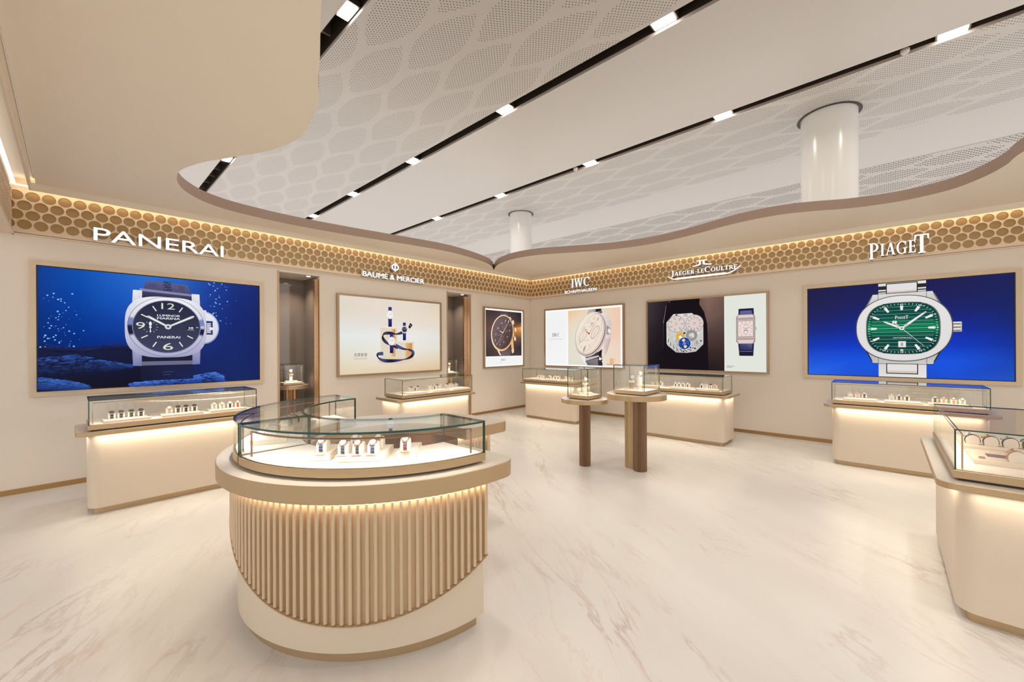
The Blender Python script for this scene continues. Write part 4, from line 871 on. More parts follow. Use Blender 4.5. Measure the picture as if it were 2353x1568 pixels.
ribbon([(1.0, .47), (1.15, .41), (1.28, .39), (1.36, .34), (1.31, .26), (1.15, .215), (.95, .20), (.77, .21), (.67, .26), (.66, .32), (.76, .33)], .06, (34, 34, 62), (70, 80, 130))
A.poly([(1.26, .80), (1.30, .88), (1.35, .84), (1.29, .77)], (30, 26, 30)); A.ell(1.305, .83, .008, .008, (240, 236, 230), 8)
def miniwatch(x, y, r_, dial, strap, k=1.0):
    A.poly([(x - .034 * k, y - .21 * k), (x + .034 * k, y - .21 * k), (x + .036 * k, y), (x - .036 * k, y)], [(26, 26, 84), (26, 26, 84), (58, 58, 140), (58, 58, 140)]); A.poly([(x - .036 * k, y), (x + .036 * k, y), (x + .032 * k, y + .135 * k), (x - .032 * k, y + .135 * k)], [(70, 70, 160), (70, 70, 160), (44, 44, 120), (44, 44, 120)])
    A.ell(x, y, r_, r_, (198, 192, 190), 30); A.ell(x, y, r_ * .93, r_ * .93, (248, 246, 242), 30); A.ell(x, y, r_ * .80, r_ * .80, dial, 30); A.up()
    m_ = (250, 250, 250) if dial[0] < 100 else (96, 100, 120)
    for a in range(0, 360, 30): c, s_ = math.sin(R(a)), math.cos(R(a)); A.bar(x + c * r_ * .58, y + s_ * r_ * .58, x + c * r_ * .72, y + s_ * r_ * .72, r_ * (.14 if dial[0] < 100 else .05), r_ * .06, m_, 0)
    A.bar(x, y, x - r_ * .38, y + r_ * .25, .006, .003, m_); A.bar(x, y, x + r_ * .5, y + r_ * .3, .005, .003, m_, 0); A.ell(x + r_ * 1.06, y - r_ * .05, r_ * .09, r_ * .1, (200, 180, 160), 8, up=0)
miniwatch(.893, 1.005, .075, (246, 242, 234), 0); miniwatch(1.175, .755, .068, (36, 34, 60), 0, .92); miniwatch(.915, .545, .075, (244, 238, 240), 0)
panel('lightbox_poster', 'cream lightbox with three blue strapped watches, pedestals and a dark ribbon', 'poster', 'L', -4.735, 1.012, W, H, .032, .05, M_frame2, A, 1.0)

# ================================================================== GLASS CASES, WATCHES
def pane(parent, x0, x1, y0, y1, z0, z1, thin, gm=None):
    """thin: axis of thickness; the narrow faces show green glass edge"""
    ed = [1] * 6
    for i in {'z': (0, 1), 'y': (2, 3), 'x': (4, 5)}[thin]: ed[i] = 0
    b = MB().box(x0, x1, y0, y1, z0, z1, ed)
    return b.build('glass_pane', [gm or (M_glasst if thin == 'z' else M_glass), M_edge], parent)
def box_case(t, x0, x1, y0, y1, zb, zg, zt, lights=0, foot=.012, topm=None):
    """base tray zb..zg, glass zg..zt"""
    b = MB(); b.box(x0 + .02, x1 - .02, y0 + .02, y1 - .02, zb - foot, zb, 1); b.bevprism([(x0, y0), (x1, y0), (x1, y1), (x0, y1)], zb, zg, .003, 0); b.build('base', [M_gold, M_slot], t)
    MB().box(x0 + .014, x1 - .014, y0 + .014, y1 - .014, zg, zg + .003).build('display_pad', M_deck, t)
    T = .007; e = .004
    pane(t, x0 + e, x1 - e, y0 + e, y1 - e, zt - T, zt, 'z', topm)
    pane(t, x0 + e, x1 - e, y0 + e, y0 + e + T, zg, zt - T, 'y'); pane(t, x0 + e, x1 - e, y1 - e - T, y1 - e, zg, zt - T, 'y')
    pane(t, x0 + e, x0 + e + T, y0 + e + T, y1 - e - T, zg, zt - T, 'x'); pane(t, x1 - e - T, x1 - e, y0 + e + T, y1 - e - T, zg, zt - T, 'x')
    if lights:
        r = .0035; ya = y0 + .035; xa, xb = x0 + .03, x1 - .03; zt2 = zt - .028
        MB().tube([(xa, ya, zg + .003), (xa, ya, zt2), (xb, ya, zt2), (xb, ya, zg + .003)], r, 6).build('light_rail', M_bronze, t)
        for x in ([(xa + xb) / 2]):
            area('case_light', (x, ya, zt2 - .006), (xb - xa) * .95, .006, lights, (1, .86, .70), (R(-12), 0, 0), t, spread=R(150))
WV = {}
def cushion_mesh():
    P = [(-.027, 0), (-.0305, .012), (-.0300, .030), (-.0245, .044), (-.013, .053), (.002, .056), (.015, .053), (.0255, .044), (.030, .030), (.0300, .012), (.026, 0)]
    b = MB(); n = len(P); k = .9
    rows = []
    for x, s_ in ((-.024, k), (-.020, 1), (.020, 1), (.024, k)): rows.append([(x, y * s_, .028 + (z - .028) * s_ if z > 0 else 0) for y, z in P])
    b.v = [p for r_ in rows for p in r_]
    for a in range(3): b.f += [(a * n + i, a * n + (i + 1) % n, (a + 1) * n + (i + 1) % n, (a + 1) * n + i) for i in range(n)]
    b.f += [tuple(range(n)), tuple(range(4 * n - 1, 3 * n - 1, -1))]; b.m = [0] * len(b.f); return b
def watch_proto(key):
    strap, case, dial, wd, rr = {'black': (M_black, M_steel, M_dialw, .017, .0185), 'blackrose': (M_black, M_rose, M_dialw, .015, .0175), 'dark': (M_black, M_steel, M_dialk, .022, .022), 'blue': (M_blue, M_steel, M_dialw, .018, .0185), 'brown': (M_brown, M_steel, M_dialw, .018, .018),
        'steel': (M_steel, M_steel, M_dialk, .019, .019), 'steelw': (M_steel, M_steel, M_dialw, .016, .017), 'rose': (M_rose, M_rose, M_dialw, .016, .017), 'red': (M_red, M_steel, M_dialw, .017, .017), 'tan': (M_tan, M_steel, M_dialw, .022, .021)}[key]
    t = bpy.data.objects.new('wristwatch', None); t.empty_display_size = .02
    P = [(-.0285, .004), (-.0325, .014), (-.0320, .030), (-.0262, .0455), (-.014, .0552), (.002, .0585), (.016, .0552), (.027, .0455), (.032, .030), (.0325, .012)]
    b = MB(); h_ = wd / 2
    for i, (y, z) in enumerate(P):
        q = Vector((y, z - .028)).normalized() * .0022
        b.v += [(-h_, y, z), (h_, y, z), (h_, y + q.x, z + q.y), (-h_, y + q.x, z + q.y)]
    for i in range(len(P) - 1):
        for a in range(4): b.f.append((4 * i + a, 4 * i + (a + 1) % 4, 4 * i + 4 + (a + 1) % 4, 4 * i + 4 + a))
    b.m = [0] * len(b.f)
    if strap not in (M_steel, M_rose): b.box(-h_ - .001, h_ + .001, -.0365, -.0335, .018, .0205, 1)   # keeper loop of the strap
    else:
        for k in range(6): b.box(-h_ - .0006, h_ + .0006, -.0362, -.034, .006 + k * .005, .0093 + k * .005, 1)
    s_ = b.build('strap', [strap, case], t)
    N_ = Vector((0, -.62, .785)); c0 = Vector((0, -.0235, .0535)); U_ = Vector((1, 0, 0)); V_ = N_.cross(U_)
    def disc(bb, r0, r1, d0, d1, mi, n=20):
        A_ = [2 * PI * i / n for i in range(n)]
        vs = [c0 + N_ * d0 + (U_ * math.cos(a) + V_ * math.sin(a)) * r0 for a in A_] + [c0 + N_ * d1 + (U_ * math.cos(a) + V_ * math.sin(a)) * r1 for a in A_]
        bb.add(vs, [tuple(range(n - 1, -1, -1)), tuple(range(n, 2 * n))] + [(i, (i + 1) % n, n + (i + 1) % n, n + i) for i in range(n)], mi)
    b = MB(); disc(b, rr * .92, rr, -.001, .003, 0); disc(b, rr, rr * .9, .003, .0075, 0)
    cr = c0 + U_ * (rr + .002) + N_ * .003; b.add([cr + U_ * x + V_ * y + N_ * z for z in (-.0018, .0018) for y in (-.0022, .0022) for x in (-.002, .002)], [(0, 2, 3, 1), (4, 5, 7, 6), (0, 1, 5, 4), (2, 6, 7, 3), (0, 4, 6, 2), (1, 3, 7, 5)], 0)
    for sy in (-1, 1):
        for sx_ in (-1, 1):
            o_ = c0 + U_ * sx_ * rr * .55 + V_ * sy * rr * 1.0; b.add([o_ + U_ * x + V_ * y + N_ * z for z in (-.002, .004) for y in (-.003, .004) for x in (-.0018, .0018)], [(0, 2, 3, 1), (4, 5, 7, 6), (0, 1, 5, 4), (2, 6, 7, 3), (0, 4, 6, 2), (1, 3, 7, 5)], 0)
    cs_ = b.build('case', case, t, True)
    b = MB(); disc(b, rr * .80, rr * .80, .0072, .0078, 0)
    hm = 1
    def hand(a, L_, w_):
        d = U_ * math.sin(a) + V_ * math.cos(a); e = U_ * math.cos(a) - V_ * math.sin(a); q = c0 + N_ * .0081
        b.add([q - e * w_, q + e * w_, q + d * L_ + e * w_ * .4, q + d * L_ - e * w_ * .4], [(0, 1, 2, 3)], hm)
    hand(R(-56), rr * .42, .0008); hand(R(50), rr * .62, .0006)
    for i in range(12):
        a = R(30 * i); d = U_ * math.sin(a) + V_ * math.cos(a); e = U_ * math.cos(a) - V_ * math.sin(a); q = c0 + N_ * .0081 + d * rr * .6; b.add([q - e * .0005, q + e * .0005, q + d * .002 + e * .0005, q + d * .002 - e * .0005], [(0, 1, 2, 3)], hm)
    b.build('dial', [dial, M_dialw if dial in (M_dialk, M_dialb) else M_dialk], cs_)
    return t
M_tan = mat('tan_strap', (.55, .36, .22), .55)
_cm = cushion_mesh().build('watch_cushion', M_white, smooth=True); _cused = [False]
SN = {'black': 'black strapped steel watch', 'blackrose': 'black strapped rose gold watch', 'dark': 'large dark strapped watch', 'blue': 'blue strapped steel watch', 'brown': 'brown strapped watch', 'steel': 'steel bracelet watch', 'steelw': 'pale steel bracelet watch', 'rose': 'rose gold bracelet watch', 'red': 'red strapped watch', 'tan': 'tan strapped watch'}
def put_watch(x, y, z, rz, key, where, stand=True):
    if stand:
        if _cused[0]: c = _cm.copy(); C.objects.link(c)
        else: c = _cm; _cused[0] = True
        c.location = (x, y, z); c.rotation_euler = (0, 0, rz)
        tag(c, 'cushion under ' + where.replace('|', SN[key]), 'watch cushion', 'cream watch cushions on the display trays')
    if key not in WV: t = watch_proto(key); C.objects.link(t); WV[key] = t
    else: t = copy_tree(WV[key])
    t.location = (x, y, z); t.rotation_euler = (0, 0, rz)
    tag(t, where.replace('|', SN[key]), 'watch', 'watches on display'); return t
ORD = ('first', 'second', 'third', 'fourth', 'fifth')

# ================================================================== WALL COUNTERS
def counter(loc, rz, where, specs, lab, led=2.9, topm=None):
    t = thing('display_counter', lab, 'counter', loc, rz, 'cream sales counters')
    w_ = 1.42; bx0, bx1 = .075, w_ - .075
    MB().prism(rrect(bx0 + .035, bx1 - .035, .115, .60, .03), 0, .056).build('plinth', M_gold, t, True)
    MB().prism(rrect(bx0, bx1, .075, .64, .085, 10), .056, .700).build('body', M_cream, t, True)
    wb = MB().bevprism(rrect(0, w_, 0, .66, .075, 8), .700, .735, .003); wb.m[1] = 1; wb.build('worktop', [M_gold, M_goldtop], t, True)
    MB().box(.10, w_ - .10, .048, .064, .6965, .6995, 0).build('light_strip', M_ledw, t)
    area('counter_strip', (w_ / 2, .044, .694), w_ - .22, .02, led, (1, .84, .64), (R(-14), 0, 0), t, spread=R(170))
    for sx_ in (-1, 1):
        area('counter_strip', (.038 if sx_ < 0 else w_ - .038, .33, .694), .02, .44, led * .33, (1, .84, .64), (0, R(14) * -sx_, 0), t, spread=R(170))
    c = thing('display_case', 'low glass case on the counter ' + where, 'display case', loc, rz, 'low glass cases on the counters')
    yo = .035 if topm else 0
    box_case(c, .075, w_ - .075, .03 + yo, .50 + yo, .747, .790, 1.005, 1.6 if topm else 2.6, .012, topm)
    Mx = Matrix.Translation(loc) @ Matrix.Rotation(rz, 4, 'Z'); side = ('left', 'middle', 'right')
    for k, (ux, ws) in enumerate(specs):
        tr = thing('display_tray', 'pale watch tray, %s one in the case %s' % (side[k], where), 'tray', Mx @ Vector((ux, .055, .793)), rz, 'pale trays in the glass cases')
        MB().bevprism([(0, 0), (.315, 0), (.315, .215), (0, .215)], 0, .020, .0015).build('body', M_tray, tr); MB().box(.30, .311, .05, .16, .020, .0225).build('name_strip', M_traytrim, tr)
        for i, (u, v, key) in enumerate(ws):
            p = Mx @ Vector((u, v, .8135)); put_watch(p.x, p.y, p.z, rz + R(random.uniform(-4, 4)), key, '%s |, %s tray, case %s' % (ORD[i], side[k], where))
    return t
counter((-7.585, -1.41, 0), 0, 'under the underwater watch screen',
    [(.17, [(.23, .205, 'dark'), (.292, .205, 'dark'), (.358, .205, 'dark'), (.427, .205, 'dark')]), (.565, [(.63, .20, 'tan'), (.697, .20, 'dark'), (.76, .20, 'dark'), (.826, .20, 'dark')]), (.94, [(.99, .19, 'steelw'), (1.056, .19, 'steelw'), (1.128, .19, 'blue'), (1.197, .19, 'red')])],
    'cream counter with glowing top edge under the underwater watch screen')
counter((-4.64, -1.60, 0), 0, 'under the ribbon lightbox',
    [(.19, [(.36, .28, 'steel'), (.42, .28, 'blue'), (.485, .29, 'steel')]), (.60, [(.68, .25, 'steelw'), (.745, .25, 'blue'), (.81, .26, 'steel'), (.875, .26, 'steelw')]), (.98, [(1.02, .28, 'steel'), (1.085, .28, 'steelw'), (1.15, .28, 'steel'), (1.215, .28, 'steel')])],
    'cream counter with glowing top edge under the ribbon and pedestal lightbox')
counter((-1.375, -.83, 0), R(-90), 'under the white and peach lightbox',
    [(.23, [(.35, .20, 'steel'), (.42, .20, 'black'), (.475, .22, 'steelw')]), (.63, [(.69, .18, 'black'), (.76, .18, 'steel'), (.825, .19, 'black'), (.89, .19, 'black')]), (1.0, [(1.05, .20, 'steelw'), (1.11, .20, 'black'), (1.17, .22, 'steel')])],
    'cream counter in the room corner under the white and peach lightbox')
counter((-1.375, -3.35, 0), R(-90), 'under the movement lightbox',
    [(.10, [(.215, .25, 'rose'), (.325, .23, 'steelw'), (.375, .23, 'black')]), (.57, [(.61, .23, 'black'), (.67, .22, 'blue'), (.73, .22, 'black'), (.80, .22, 'blue')]), (.96, [(1.0, .23, 'blue'), (1.06, .23, 'steelw'), (1.12, .24, 'steel'), (1.18, .25, 'rose')])],
    'cream counter behind the two round tables under the movement lightbox')
counter((-1.375, -5.825, 0), R(-90), 'under the green dial screen',
    [(.186, [(.243, .28, 'steelw'), (.309, .28, 'rose'), (.374, .27, 'black')]), (.55, [(.612, .28, 'steelw'), (.675, .27, 'blue'), (.742, .25, 'black')]), (.905, [(.962, .27, 'blue'), (1.03, .24, 'rose'), (1.10, .22, 'rose'), (1.16, .20, 'steelw')])],
    'cream counter with glowing top edge under the green dial screen')
# counter cut by the right edge of the photo, turned end-on
t = counter((-3.10, -6.585, 0), PI, 'at the right foreground', [], 'large cream counter seen end-on at the right edge in the foreground', 2.0, glassmat('tinted_glass_top', (.90, .87, .84), .12))
def turned_tray(x0, y0, w_, d_, lab):
    tr = thing('display_tray', lab, 'tray', (x0, y0, .793), 0, 'pale trays in the glass cases')
    MB().bevprism([(0, 0), (w_, 0), (w_, d_), (0, d_)], 0, .024, .0015).build('body', M_tray, tr); return tr
tr = turned_tray(-4.225, -7.13 + .02, .335, .365, 'large pale tray with purple pad nearest the glass end of the right foreground case')
MB().box(.13, .21, .21, .30, .024, .027).build('striped_pad', mat('mauve_pad', (.22, .14, .16), .6), tr); MB().cyl(.05, .33, .012, .024, .034, 16).build('button', M_gold, tr)
turned_tray(-3.80, -7.11, .33, .365, 'pale tray farther back in the right foreground case')
for i, (x, y, key, wz) in enumerate(((-3.70, -6.795, 'black', 'leftmost | of the back row, right foreground case'), (-3.70, -6.872, 'blackrose', 'second | of the back row, right foreground case'), (-3.70, -6.950, 'black', 'third | of the back row, right foreground case'), (-3.70, -7.03, 'dark', 'rightmost | of the back row, right foreground case'), (-4.155, -6.905, 'rose', '| nearest the camera in the right foreground case'), (-4.155, -6.995, 'steel', '| second nearest the camera in the right foreground case'))):
    put_watch(x, y, .817, PI, key, wz)

# ================================================================== RING ISLAND
CX, CY = -6.14, -3.97
def ringpts(r0, r1, a0, a1, n): return arc(CX, CY, r1, a0, a1, n) + arc(CX, CY, r0, a1, a0, n)
def ringprism(b, r0, r1, a0, a1, z0, z1, n=64, mcap=0, mout=0, min_=None, mend=None):
    min_ = mout if min_ is None else min_; mend = mout if mend is None else mend
    O_ = arc(CX, CY, r1, a0, a1, n); I_ = arc(CX, CY, r0, a0, a1, n); k = n + 1
    b.add([(x, y, z0) for x, y in O_] + [(x, y, z1) for x, y in O_] + [(x, y, z0) for x, y in I_] + [(x, y, z1) for x, y in I_],
        [(i, i + 1, k + i + 1, k + i) for i in range(n)] + [(2 * k + i, 3 * k + i, 3 * k + i + 1, 2 * k + i + 1) for i in range(n)] + [(k + i, k + i + 1, 3 * k + i + 1, 3 * k + i) for i in range(n)] + [(i, 2 * k + i, 2 * k + i + 1, i + 1) for i in range(n)] + [(0, k, 3 * k, 2 * k), (n, 2 * k + n, 3 * k + n, k + n)],
        [mout] * n + [min_] * n + [mcap] * (2 * n) + [mend] * 2)
    return b
isl = thing('display_island', 'ring shaped island counter with slatted champagne cladding in the foreground', 'counter', (0, 0, 0))
b = MB(); ringprism(b, .58, .842, 2, 268, 0, .056, 96); b.build('plinth', M_gold, isl, True)
b = MB(); ringprism(b, .55, .868, 0, 270, .056, .762, 120, 0, 0, 1, 0); b.build('body', [M_cream, M_bronze], isl, True)
def tabouter(r0, r1, ext, rc):
    """three-quarter ring whose two ends run on by ext with rounded corners"""
    P = [(CX + r1, CY - (ext - rc))] if ext > rc else []
    P = [(CX + r1 - rc + rc * math.cos(R(a)), CY - ext + rc + rc * math.sin(R(a))) for a in range(-90, 1, 10)] + arc(CX, CY, r1, 0, 270, 110)
    P += [(CX + ext - rc + rc * math.cos(R(a)), CY - r1 + rc + rc * math.sin(R(a))) for a in range(-90, 1, 10)]
    P += [(CX + ext, CY - r0)] + arc(CX, CY, r0, 270, 0, 70) + [(CX + r0, CY - ext)]
    return P
wt = MB(); P = tabouter(.49, .965, .17, .10); wt.bevprism(P, .768, .850, .003)
wt.m = [0, 1] + [0] * (len(wt.m) - 2); wt.build('worktop', [M_gold, M_goldtop], isl, True)
def zb(a):
    if a < 60: return .37
    return min(.20 + .172 * (abs(a - 226) / 43.5) ** 2, .56 if a > 120 else .37 + .19 * (a - 60) / 60)
b = MB(); N_ = 270
for i in range(N_):
    a0, a1 = i * 270 / N_, (i + 1) * 270 / N_
    for (ra, rb, za, zb_, mi) in ((.879, .879, None, .764, 0),):
        p0, p1 = arc(CX, CY, .879, a0, a1, 1); q0, q1 = arc(CX, CY, .869, a0, a1, 1); z0, z1 = zb(a0), zb(a1)
        b.add([p0 + (z0,), p1 + (z1,), p1 + (.764,), p0 + (.764,), q0 + (z0,), q1 + (z1,)], [(0, 1, 2, 3), (0, 4, 5, 1)], 1)
        r0_, r1_ = arc(CX, CY, .905, a0, a1, 1); b.add([p0 + (z0,), p1 + (z1,), r1_ + (z1,), r0_ + (z0,), p0 + (z0 - .005,), p1 + (z1 - .005,), r1_ + (z1 - .005,), r0_ + (z0 - .005,)], [(0, 1, 2, 3), (4, 7, 6, 5), (3, 2, 6, 7)], 0)
def slat(b, px, py, tx_, ty_, nx, ny, z0, z1, w_=.0085, d_=.024):
    pr = [(-w_, 0), (-w_, d_ - .004), (-w_ + .004, d_), (w_ - .004, d_), (w_, d_ - .004), (w_, 0)]
    k = len(pr); P = [(px + tx_ * s + nx * d, py + ty_ * s + ny * d) for s, d in pr]
    b.add([(x, y, z0 + (.006 if 0 < i < 5 else 0)) for i, (x, y) in enumerate(P)] + [(x, y, z1) for x, y in P], [(i, (i + 1) % k, k + (i + 1) % k, k + i) for i in range(k)] + [tuple(range(k - 1, -1, -1)), tuple(range(k, 2 * k))], 0)
a = 1.0
while a < 270:
    c, s_ = math.cos(R(a)), math.sin(R(a)); slat(b, CX + .879 * c, CY + .879 * s_, -s_, c, c, s_, zb(a) + .002, .744); a += 2.375
x = .595
while x < .88:   # end face towards the opening
    slat(b, CX + x, CY, 1, 0, 0, -1, .37, .744, .0085, .022); x += .0365
b.add([(CX + .56, CY - .002, .37), (CX + .895, CY - .002, .37), (CX + .895, CY - .002, .764), (CX + .56, CY - .002, .764)], [(0, 1, 2, 3)], 1)
b.build('slat_cladding', [M_goldslat, M_slatback], isl)
b = MB(); ringprism(b, .884, .902, 0, 270, .758, .768, 110); b.box(CX + .56, CX + .88, CY - .024, CY - .006, .758, .768); b.build('light_strip', emis('led_ring', (1, .82, .58), 42), isl)
def ring_case(label, a0, a1, tr_r=(.885, .535)):
    t = thing('display_case', label, 'display case', (0, 0, 0), 0, 'curved glass cases on the island')
    ro, ri = tr_r
    b = MB(); ringprism(b, ri + .03, ro - .03, a0 + 2, a1 - 2, .850, .861, 40, 1, 1); ringprism(b, ri - .003, ro + .003, a0, a1, .861, .900, 48, 0, 0); b.build('base', [M_gold, M_slot], t, True)
    b = MB(); ringprism(b, ri + .012, ro - .012, a0 + .8, a1 - .8, .900, .903, 40); b.build('display_pad', M_deckb, t)
    T = .009
    b = MB(); ringprism(b, ri, ro, a0, a1, 1.056, 1.066, 64, 0, 1); b.build('glass_pane', [M_glasst, M_edge], t, True)
    b = MB(); ringprism(b, ro - T, ro, a0, a1, .900, 1.056, 64, 1, 0, 0, 1); b.build('glass_pane', [M_glass, M_edge], t, True)
    b = MB(); ringprism(b, ri, ri + T, a0, a1, .900, 1.056, 48, 1, 0, 0, 1); b.build('glass_pane', [M_glass, M_edge], t, True)
    for a, sg in ((a0, 1), (a1, -1)):
        c, s_ = math.cos(R(a)), math.sin(R(a)); tx_, ty_ = -s_ * sg, c * sg
        P = [(CX + r_ * c + tx_ * k, CY + r_ * s_ + ty_ * k) for r_, k in ((ri + T, 0), (ro - T, 0), (ro - T, T), (ri + T, T))]
        b = MB().prism(P, .900, 1.056, 1, 1); b.m = [1, 1, 0, 1, 0, 1]; b.build('glass_pane', [M_glass, M_edge], t)
    rr = ro - .035; A0, A1 = a0 + 4.5, a1 - 4.5
    pts = [arc(CX, CY, rr, A0, A1, 1)[0] + (.903,)] + [p + (1.030,) for p in arc(CX, CY, rr, A0, A1, 30)] + [arc(CX, CY, rr, A0, A1, 1)[1] + (.903,)]
    MB().tube(pts, .0048, 6).build('light_rail', M_raildk, t)
    for k in range(4):
        a = A0 + (A1 - A0) * (k + .5) / 4; c, s_ = math.cos(R(a)), math.sin(R(a))
        area('case_light', (CX + rr * c, CY + rr * s_, 1.024), .008, .26, .8, (1, .90, .80), (0, R(14), R(a)), t, spread=R(150))
    return t
M_deckb = mat('bright_pad', (.90, .82, .76), .6)
ring_case('curved glass case on the front of the slatted island, holding strapped watches', 180.6, 270)
ring_case('curved glass case on the far left side of the slatted island', 90, 179.4)
# trays and watches of the front case: local frame of the trays
ta = R(-41.7); ux, uy = math.cos(ta), math.sin(ta); vx, vy = -uy, ux
def itray(x, y, w_, d_, h_, lab, deco=False):
    tr = thing('display_tray', lab, 'tray', (x, y, .9035), ta, 'pale trays in the island cases')
    MB().bevprism([(0, 0), (w_, 0), (w_, d_), (0, d_)], 0, h_, .002).build('body', M_tray, tr)
    b = MB()
    for q in (((0, 0), (w_, 0)), ((w_, 0), (w_, d_))): b.tube([(q[0][0], q[0][1], h_), (q[1][0], q[1][1], h_)], .0012, 5)
    for px in (0, w_): b.tube([(px, 0, 0), (px, 0, h_)], .0010, 5)
    if deco:
        for k in range(3): b.tube([(.008 + i * w_ / 14, .018 + k * .011 + .010 * math.sin(i * .55 + k * .8), h_ + .0004) for i in range(13)], .0009, 5)
    b.build('piping', M_traytrim, tr)
itray(-6.829, -4.347, .102, .205, .033, 'small pale tray at the left of the front island case', True)
itray(-6.754, -4.470, .233, .205, .033, 'wide pale tray in the middle of the front island case')
itray(-6.528, -4.632, .100, .205, .033, 'small pale tray at the right of the front island case', True)
for x, y, key, wz in ((-6.752, -4.335, 'blue', '| alone on the left tray, front island case'), (-6.700, -4.455, 'black', 'front left | on the wide tray, front island case'), (-6.652, -4.508, 'blackrose', 'front middle | on the wide tray, front island case'), (-6.600, -4.553, 'blue', 'front right | on the wide tray, front island case'),
                      (-6.600, -4.375, 'steelw', 'back left | on the wide tray, front island case'), (-6.525, -4.470, 'rose', 'back right | on the wide tray, front island case'), (-6.458, -4.610, 'brown', '| alone on the right tray, front island case')):
    put_watch(x, y, .9370, ta + R(random.uniform(-3, 3)), key, wz)
for i, (x, y) in enumerate(((-6.80, -4.415), (-6.742, -4.508), (-6.693, -4.558), (-6.645, -4.602), (-6.502, -4.668))):
    tg = MB().box(-.021, .021, -.006, .006, 0, .0022).build('name_tag', M_tag); tg.location = (x, y, .9375); tg.rotation_euler = (0, 0, ta)
    tag(tg, ('dark lettered tag before the single left watch of the front island case', 'reddish tag before the front left watch of the wide island tray', 'brown tag before the front middle watch of the wide island tray', 'dark tag before the front right watch of the wide island tray', 'dark tag before the brown strapped island watch')[i], 'tag', 'name tags in the front island case')
# far left case
for k, aa in enumerate((158, 128)):
    c, s_ = math.cos(R(aa)), math.sin(R(aa))
    tr = thing('display_tray', ('pale tray nearest the glass joint in the far left island case', 'pale tray deeper in the far left island case')[k], 'tray', (CX + .71 * c, CY + .71 * s_, .9035), R(aa + 90), 'pale trays in the island cases')
    MB().bevprism([(-.13, -.09), (.13, -.09), (.13, .09), (-.13, .09)], 0, .03, .002).build('body', M_tray, tr)
    for j in range(3):
        d = (j - 1) * .08; put_watch(CX + .70 * c - s_ * d, CY + .70 * s_ + c * d, .9335, R(aa + 90), ('steel', 'black', 'steelw')[j], '%s | on the %s tray, far left island case' % (('first', 'second', 'third')[j], ('near', 'deeper')[k]))

# ================================================================== ROUND TABLES AND CASES
M_top = mat('satin_table_top', (.70, .62, .55), .14, .1, .6)
def round_table(x, y, z, r, th, cols, lab, name='pedestal_table'):
    t = thing(name, lab, 'table', (x, y, 0), 0, 'round pedestal tables')
    b = MB(); P = [(r * math.cos(2 * PI * i / 72), r * math.sin(2 * PI * i / 72)) for i in range(72)]
    b.prism(P, z - th, z, 0); b.m = [0, 1] + [0] * 72; b.build('tabletop', [M_gold, M_top], t, True)
    for cx, cy, cr, kind in cols:
        if kind:
            q = []
            for i in range(144):
                a = 2 * PI * i / 144; rr = cr - .009 * (.5 - .5 * math.cos(a * 22)); q.append((cx - x + rr * math.cos(a), cy - y + rr * math.sin(a)))
            tag(MB().prism(q, 0, z - th).build('leg', M_bronzedk if kind == 1 else M_bronze, t, True), 'fluted brown metal leg')
        else: tag(MB().cyl(cx - x, cy - y, cr, 0, z - th, 48).build('leg', M_gold, t, True), 'smooth champagne metal leg')
    return t
round_table(-3.364, -3.690, .818, .283, .047, [(-3.364, -3.690, .069, 1)], 'smaller round table on a single dark fluted leg')
round_table(-2.985, -4.175, .880, .347, .060, [(-3.118, -4.283, .076, 1), (-3.035, -4.150, .092, 0)], 'larger round table on one fluted and one smooth leg')
def table_case(x0, x1, y0, y1, zb, zg, zt, lab, lt=1.3):
    c = thing('display_case', lab, 'display case', ((x0 + x1) / 2, (y0 + y1) / 2, 0), 0, 'square glass cases on the round tables')
    w_, d_ = (x1 - x0) / 2, (y1 - y0) / 2
    box_case(c, -w_, w_, -d_, d_, zb, zg, zt, lt, .007)
    b = MB()
    for sx_ in (-1, 1): b.tube([(sx_ * (w_ - .03), d_ - .035, zg + .003), (sx_ * (w_ - .03), d_ - .035, zt - .03)], .0035, 6)
    b.build('rear_post', M_bronze, c); return c
table_case(-3.515, -3.205, -3.835, -3.535, .826, .862, 1.185, 'square glass case on the smaller round table')
table_case(-3.185, -2.765, -4.375, -3.975, .888, .926, 1.228, 'square glass case with two raised watches on the larger round table')
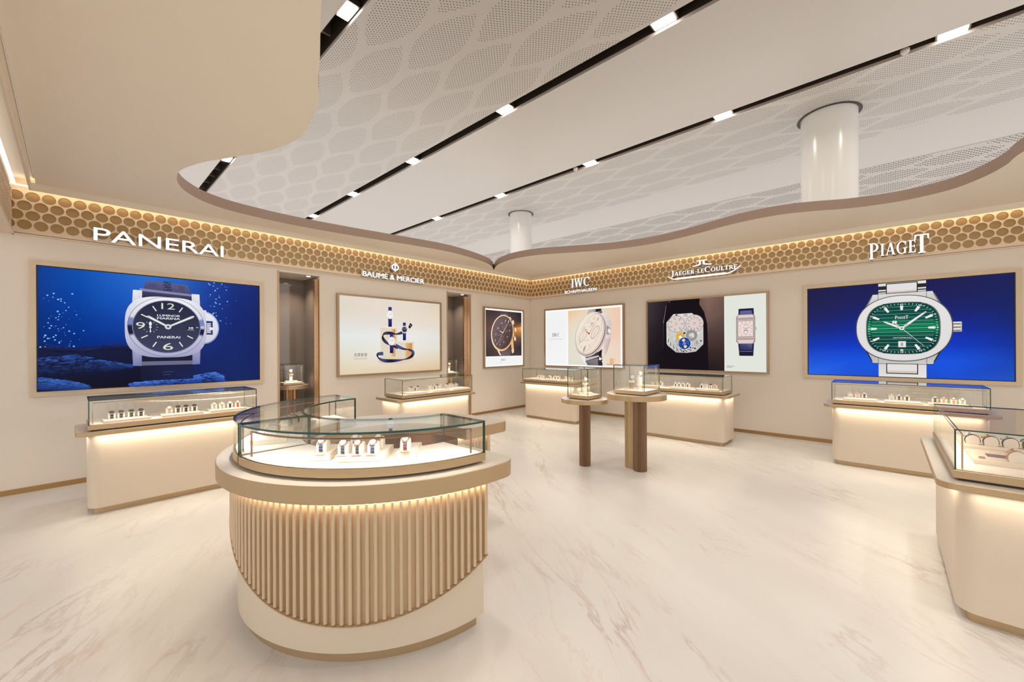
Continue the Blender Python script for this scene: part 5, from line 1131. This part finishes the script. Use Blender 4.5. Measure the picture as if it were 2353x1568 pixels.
def cuff_stand(x, y, z, hs, kind, lab, rz, key, wlab):
    t = thing('watch_stand', lab, 'watch stand', (x, y, z), rz, 'raised watch stands')
    if kind == 0:
        for k in range(7): a = 2 * PI * k / 7; MB().cyl(.022 * math.cos(a), .022 * math.sin(a), .0035, 0, hs - .025, 8).build('rod', M_gold, t)
        MB().cyl(0, 0, .036, hs - .025, hs - .004, 32).build('cap', M_white, t, True); MB().cyl(0, 0, .030, hs - .004, hs, 32).build('pad', M_deck, t, True)
    elif kind == 1:
        MB().cyl(0, 0, .026, 0, hs * .33, 24).build('pedestal', M_glasssol, t, True); MB().cyl(0, 0, .038, hs * .33, hs * .42, 32).build('ring', M_white, t, True); MB().cyl(0, 0, .032, hs * .42, hs, 32).build('block', M_deck, t, True)
    else:
        MB().box(-.085, .085, -.07, .07, 0, .020).build('foot', M_tray, t); MB().box(-.020, .020, -.018, .018, .020, hs - .022).build('post', M_white, t); MB().cyl(0, 0, .036, hs - .022, hs, 32).build('cap', M_gold if kind == 2 else M_white, t, True)
    # open cuff watch standing upright
    w_ = thing('wristwatch', wlab, 'watch', (x, y, z + hs), rz, 'watches on display'); n = 40; b = MB(); rr, h_ = .035, .011
    for i in range(n + 1):
        a = R(-60 + 300 * i / n); 
        for q in (rr, rr + .0028):
            for s_ in (-h_, h_): b.v.append((s_, -q * math.cos(a - R(90)), rr + .003 + q * math.sin(a - R(90))))
    for i in range(n):
        o_ = 4 * i
        for f in ((0, 1, 5, 4), (2, 6, 7, 3), (0, 4, 6, 2), (1, 3, 7, 5)): b.f.append(tuple(o_ + k for k in f))
    b.m = [0] * len(b.f); strap, case, dial = key
    b.build('bracelet', strap, w_, True)
    bb = MB(); bb.cyl(0, 0, .0225, 0, .008, 28); bb.cyl(.0235, 0, .003, .002, .006, 8); bb.mapped(Matrix.Translation((0, -rr - .001, rr + .012)) @ Matrix.Rotation(R(78), 4, 'X')); cse = bb.build('case', case, w_, True)
    bb = MB(); bb.cyl(0, 0, .0185, .008, .0086, 28); bb.box(-.0006, .0006, 0, .010, .0086, .009, 1); bb.box(-.008, 0, -.0006, .0006, .0086, .009, 1); bb.mapped(Matrix.Translation((0, -rr - .001, rr + .012)) @ Matrix.Rotation(R(78), 4, 'X')); bb.build('dial', [dial, M_black], cse)
    return t
M_glasssol = mat('acrylic_block', (.86, .80, .74), .15, 0, .6)
zc = .929
cuff_stand(-2.925, -4.085, zc, .100, 0, 'white capped stand on thin gold rods, left in the larger table case', R(-48), (M_steel, M_steel, M_dialw), 'silver bracelet watch on the lower stand of the larger table case')
cuff_stand(-3.000, -4.225, zc, .150, 1, 'taller white drum stand, right in the larger table case', R(-48), (M_white, M_steel, M_dialw), 'white banded watch on the taller stand of the larger table case')
cuff_stand(-3.350, -3.690, .865, .140, 3, 'white post stand on a square foot in the smaller table case', R(-48), (M_steel, M_steel, M_dialw), 'silver watch on the post stand of the smaller table case')
cdm = MB().box(-.035, .035, -.022, .022, 0, .012).build('info_card', M_signside); cdm.location = (-3.03, -4.07, zc + .0005); cdm.rotation_euler = (0, 0, 0); tag(cdm, 'small pale card lying in the left corner of the larger table case', 'card')
# niche tables
for k, (x0, x1) in enumerate(NI):
    cx = (-5.328, -2.275)[k]; where = ('in the niche right of the underwater screen', 'in the niche nearest the room corner')[k]
    round_table(cx, .322, .880, .238, .055, [(cx, .322, .072, 2)], 'round table with fluted bronze leg ' + where)
    table_case(cx - .145, cx + .145, .177, .467, .888, .920, 1.195, 'glass cube case ' + where, 2.0)
    cuff_stand(cx, .31, .923, .13, 2, 'gold capped stand in the glass cube ' + where, R(-20), (M_rose, M_rose, M_dialw), 'rose gold watch on the post stand ' + where)
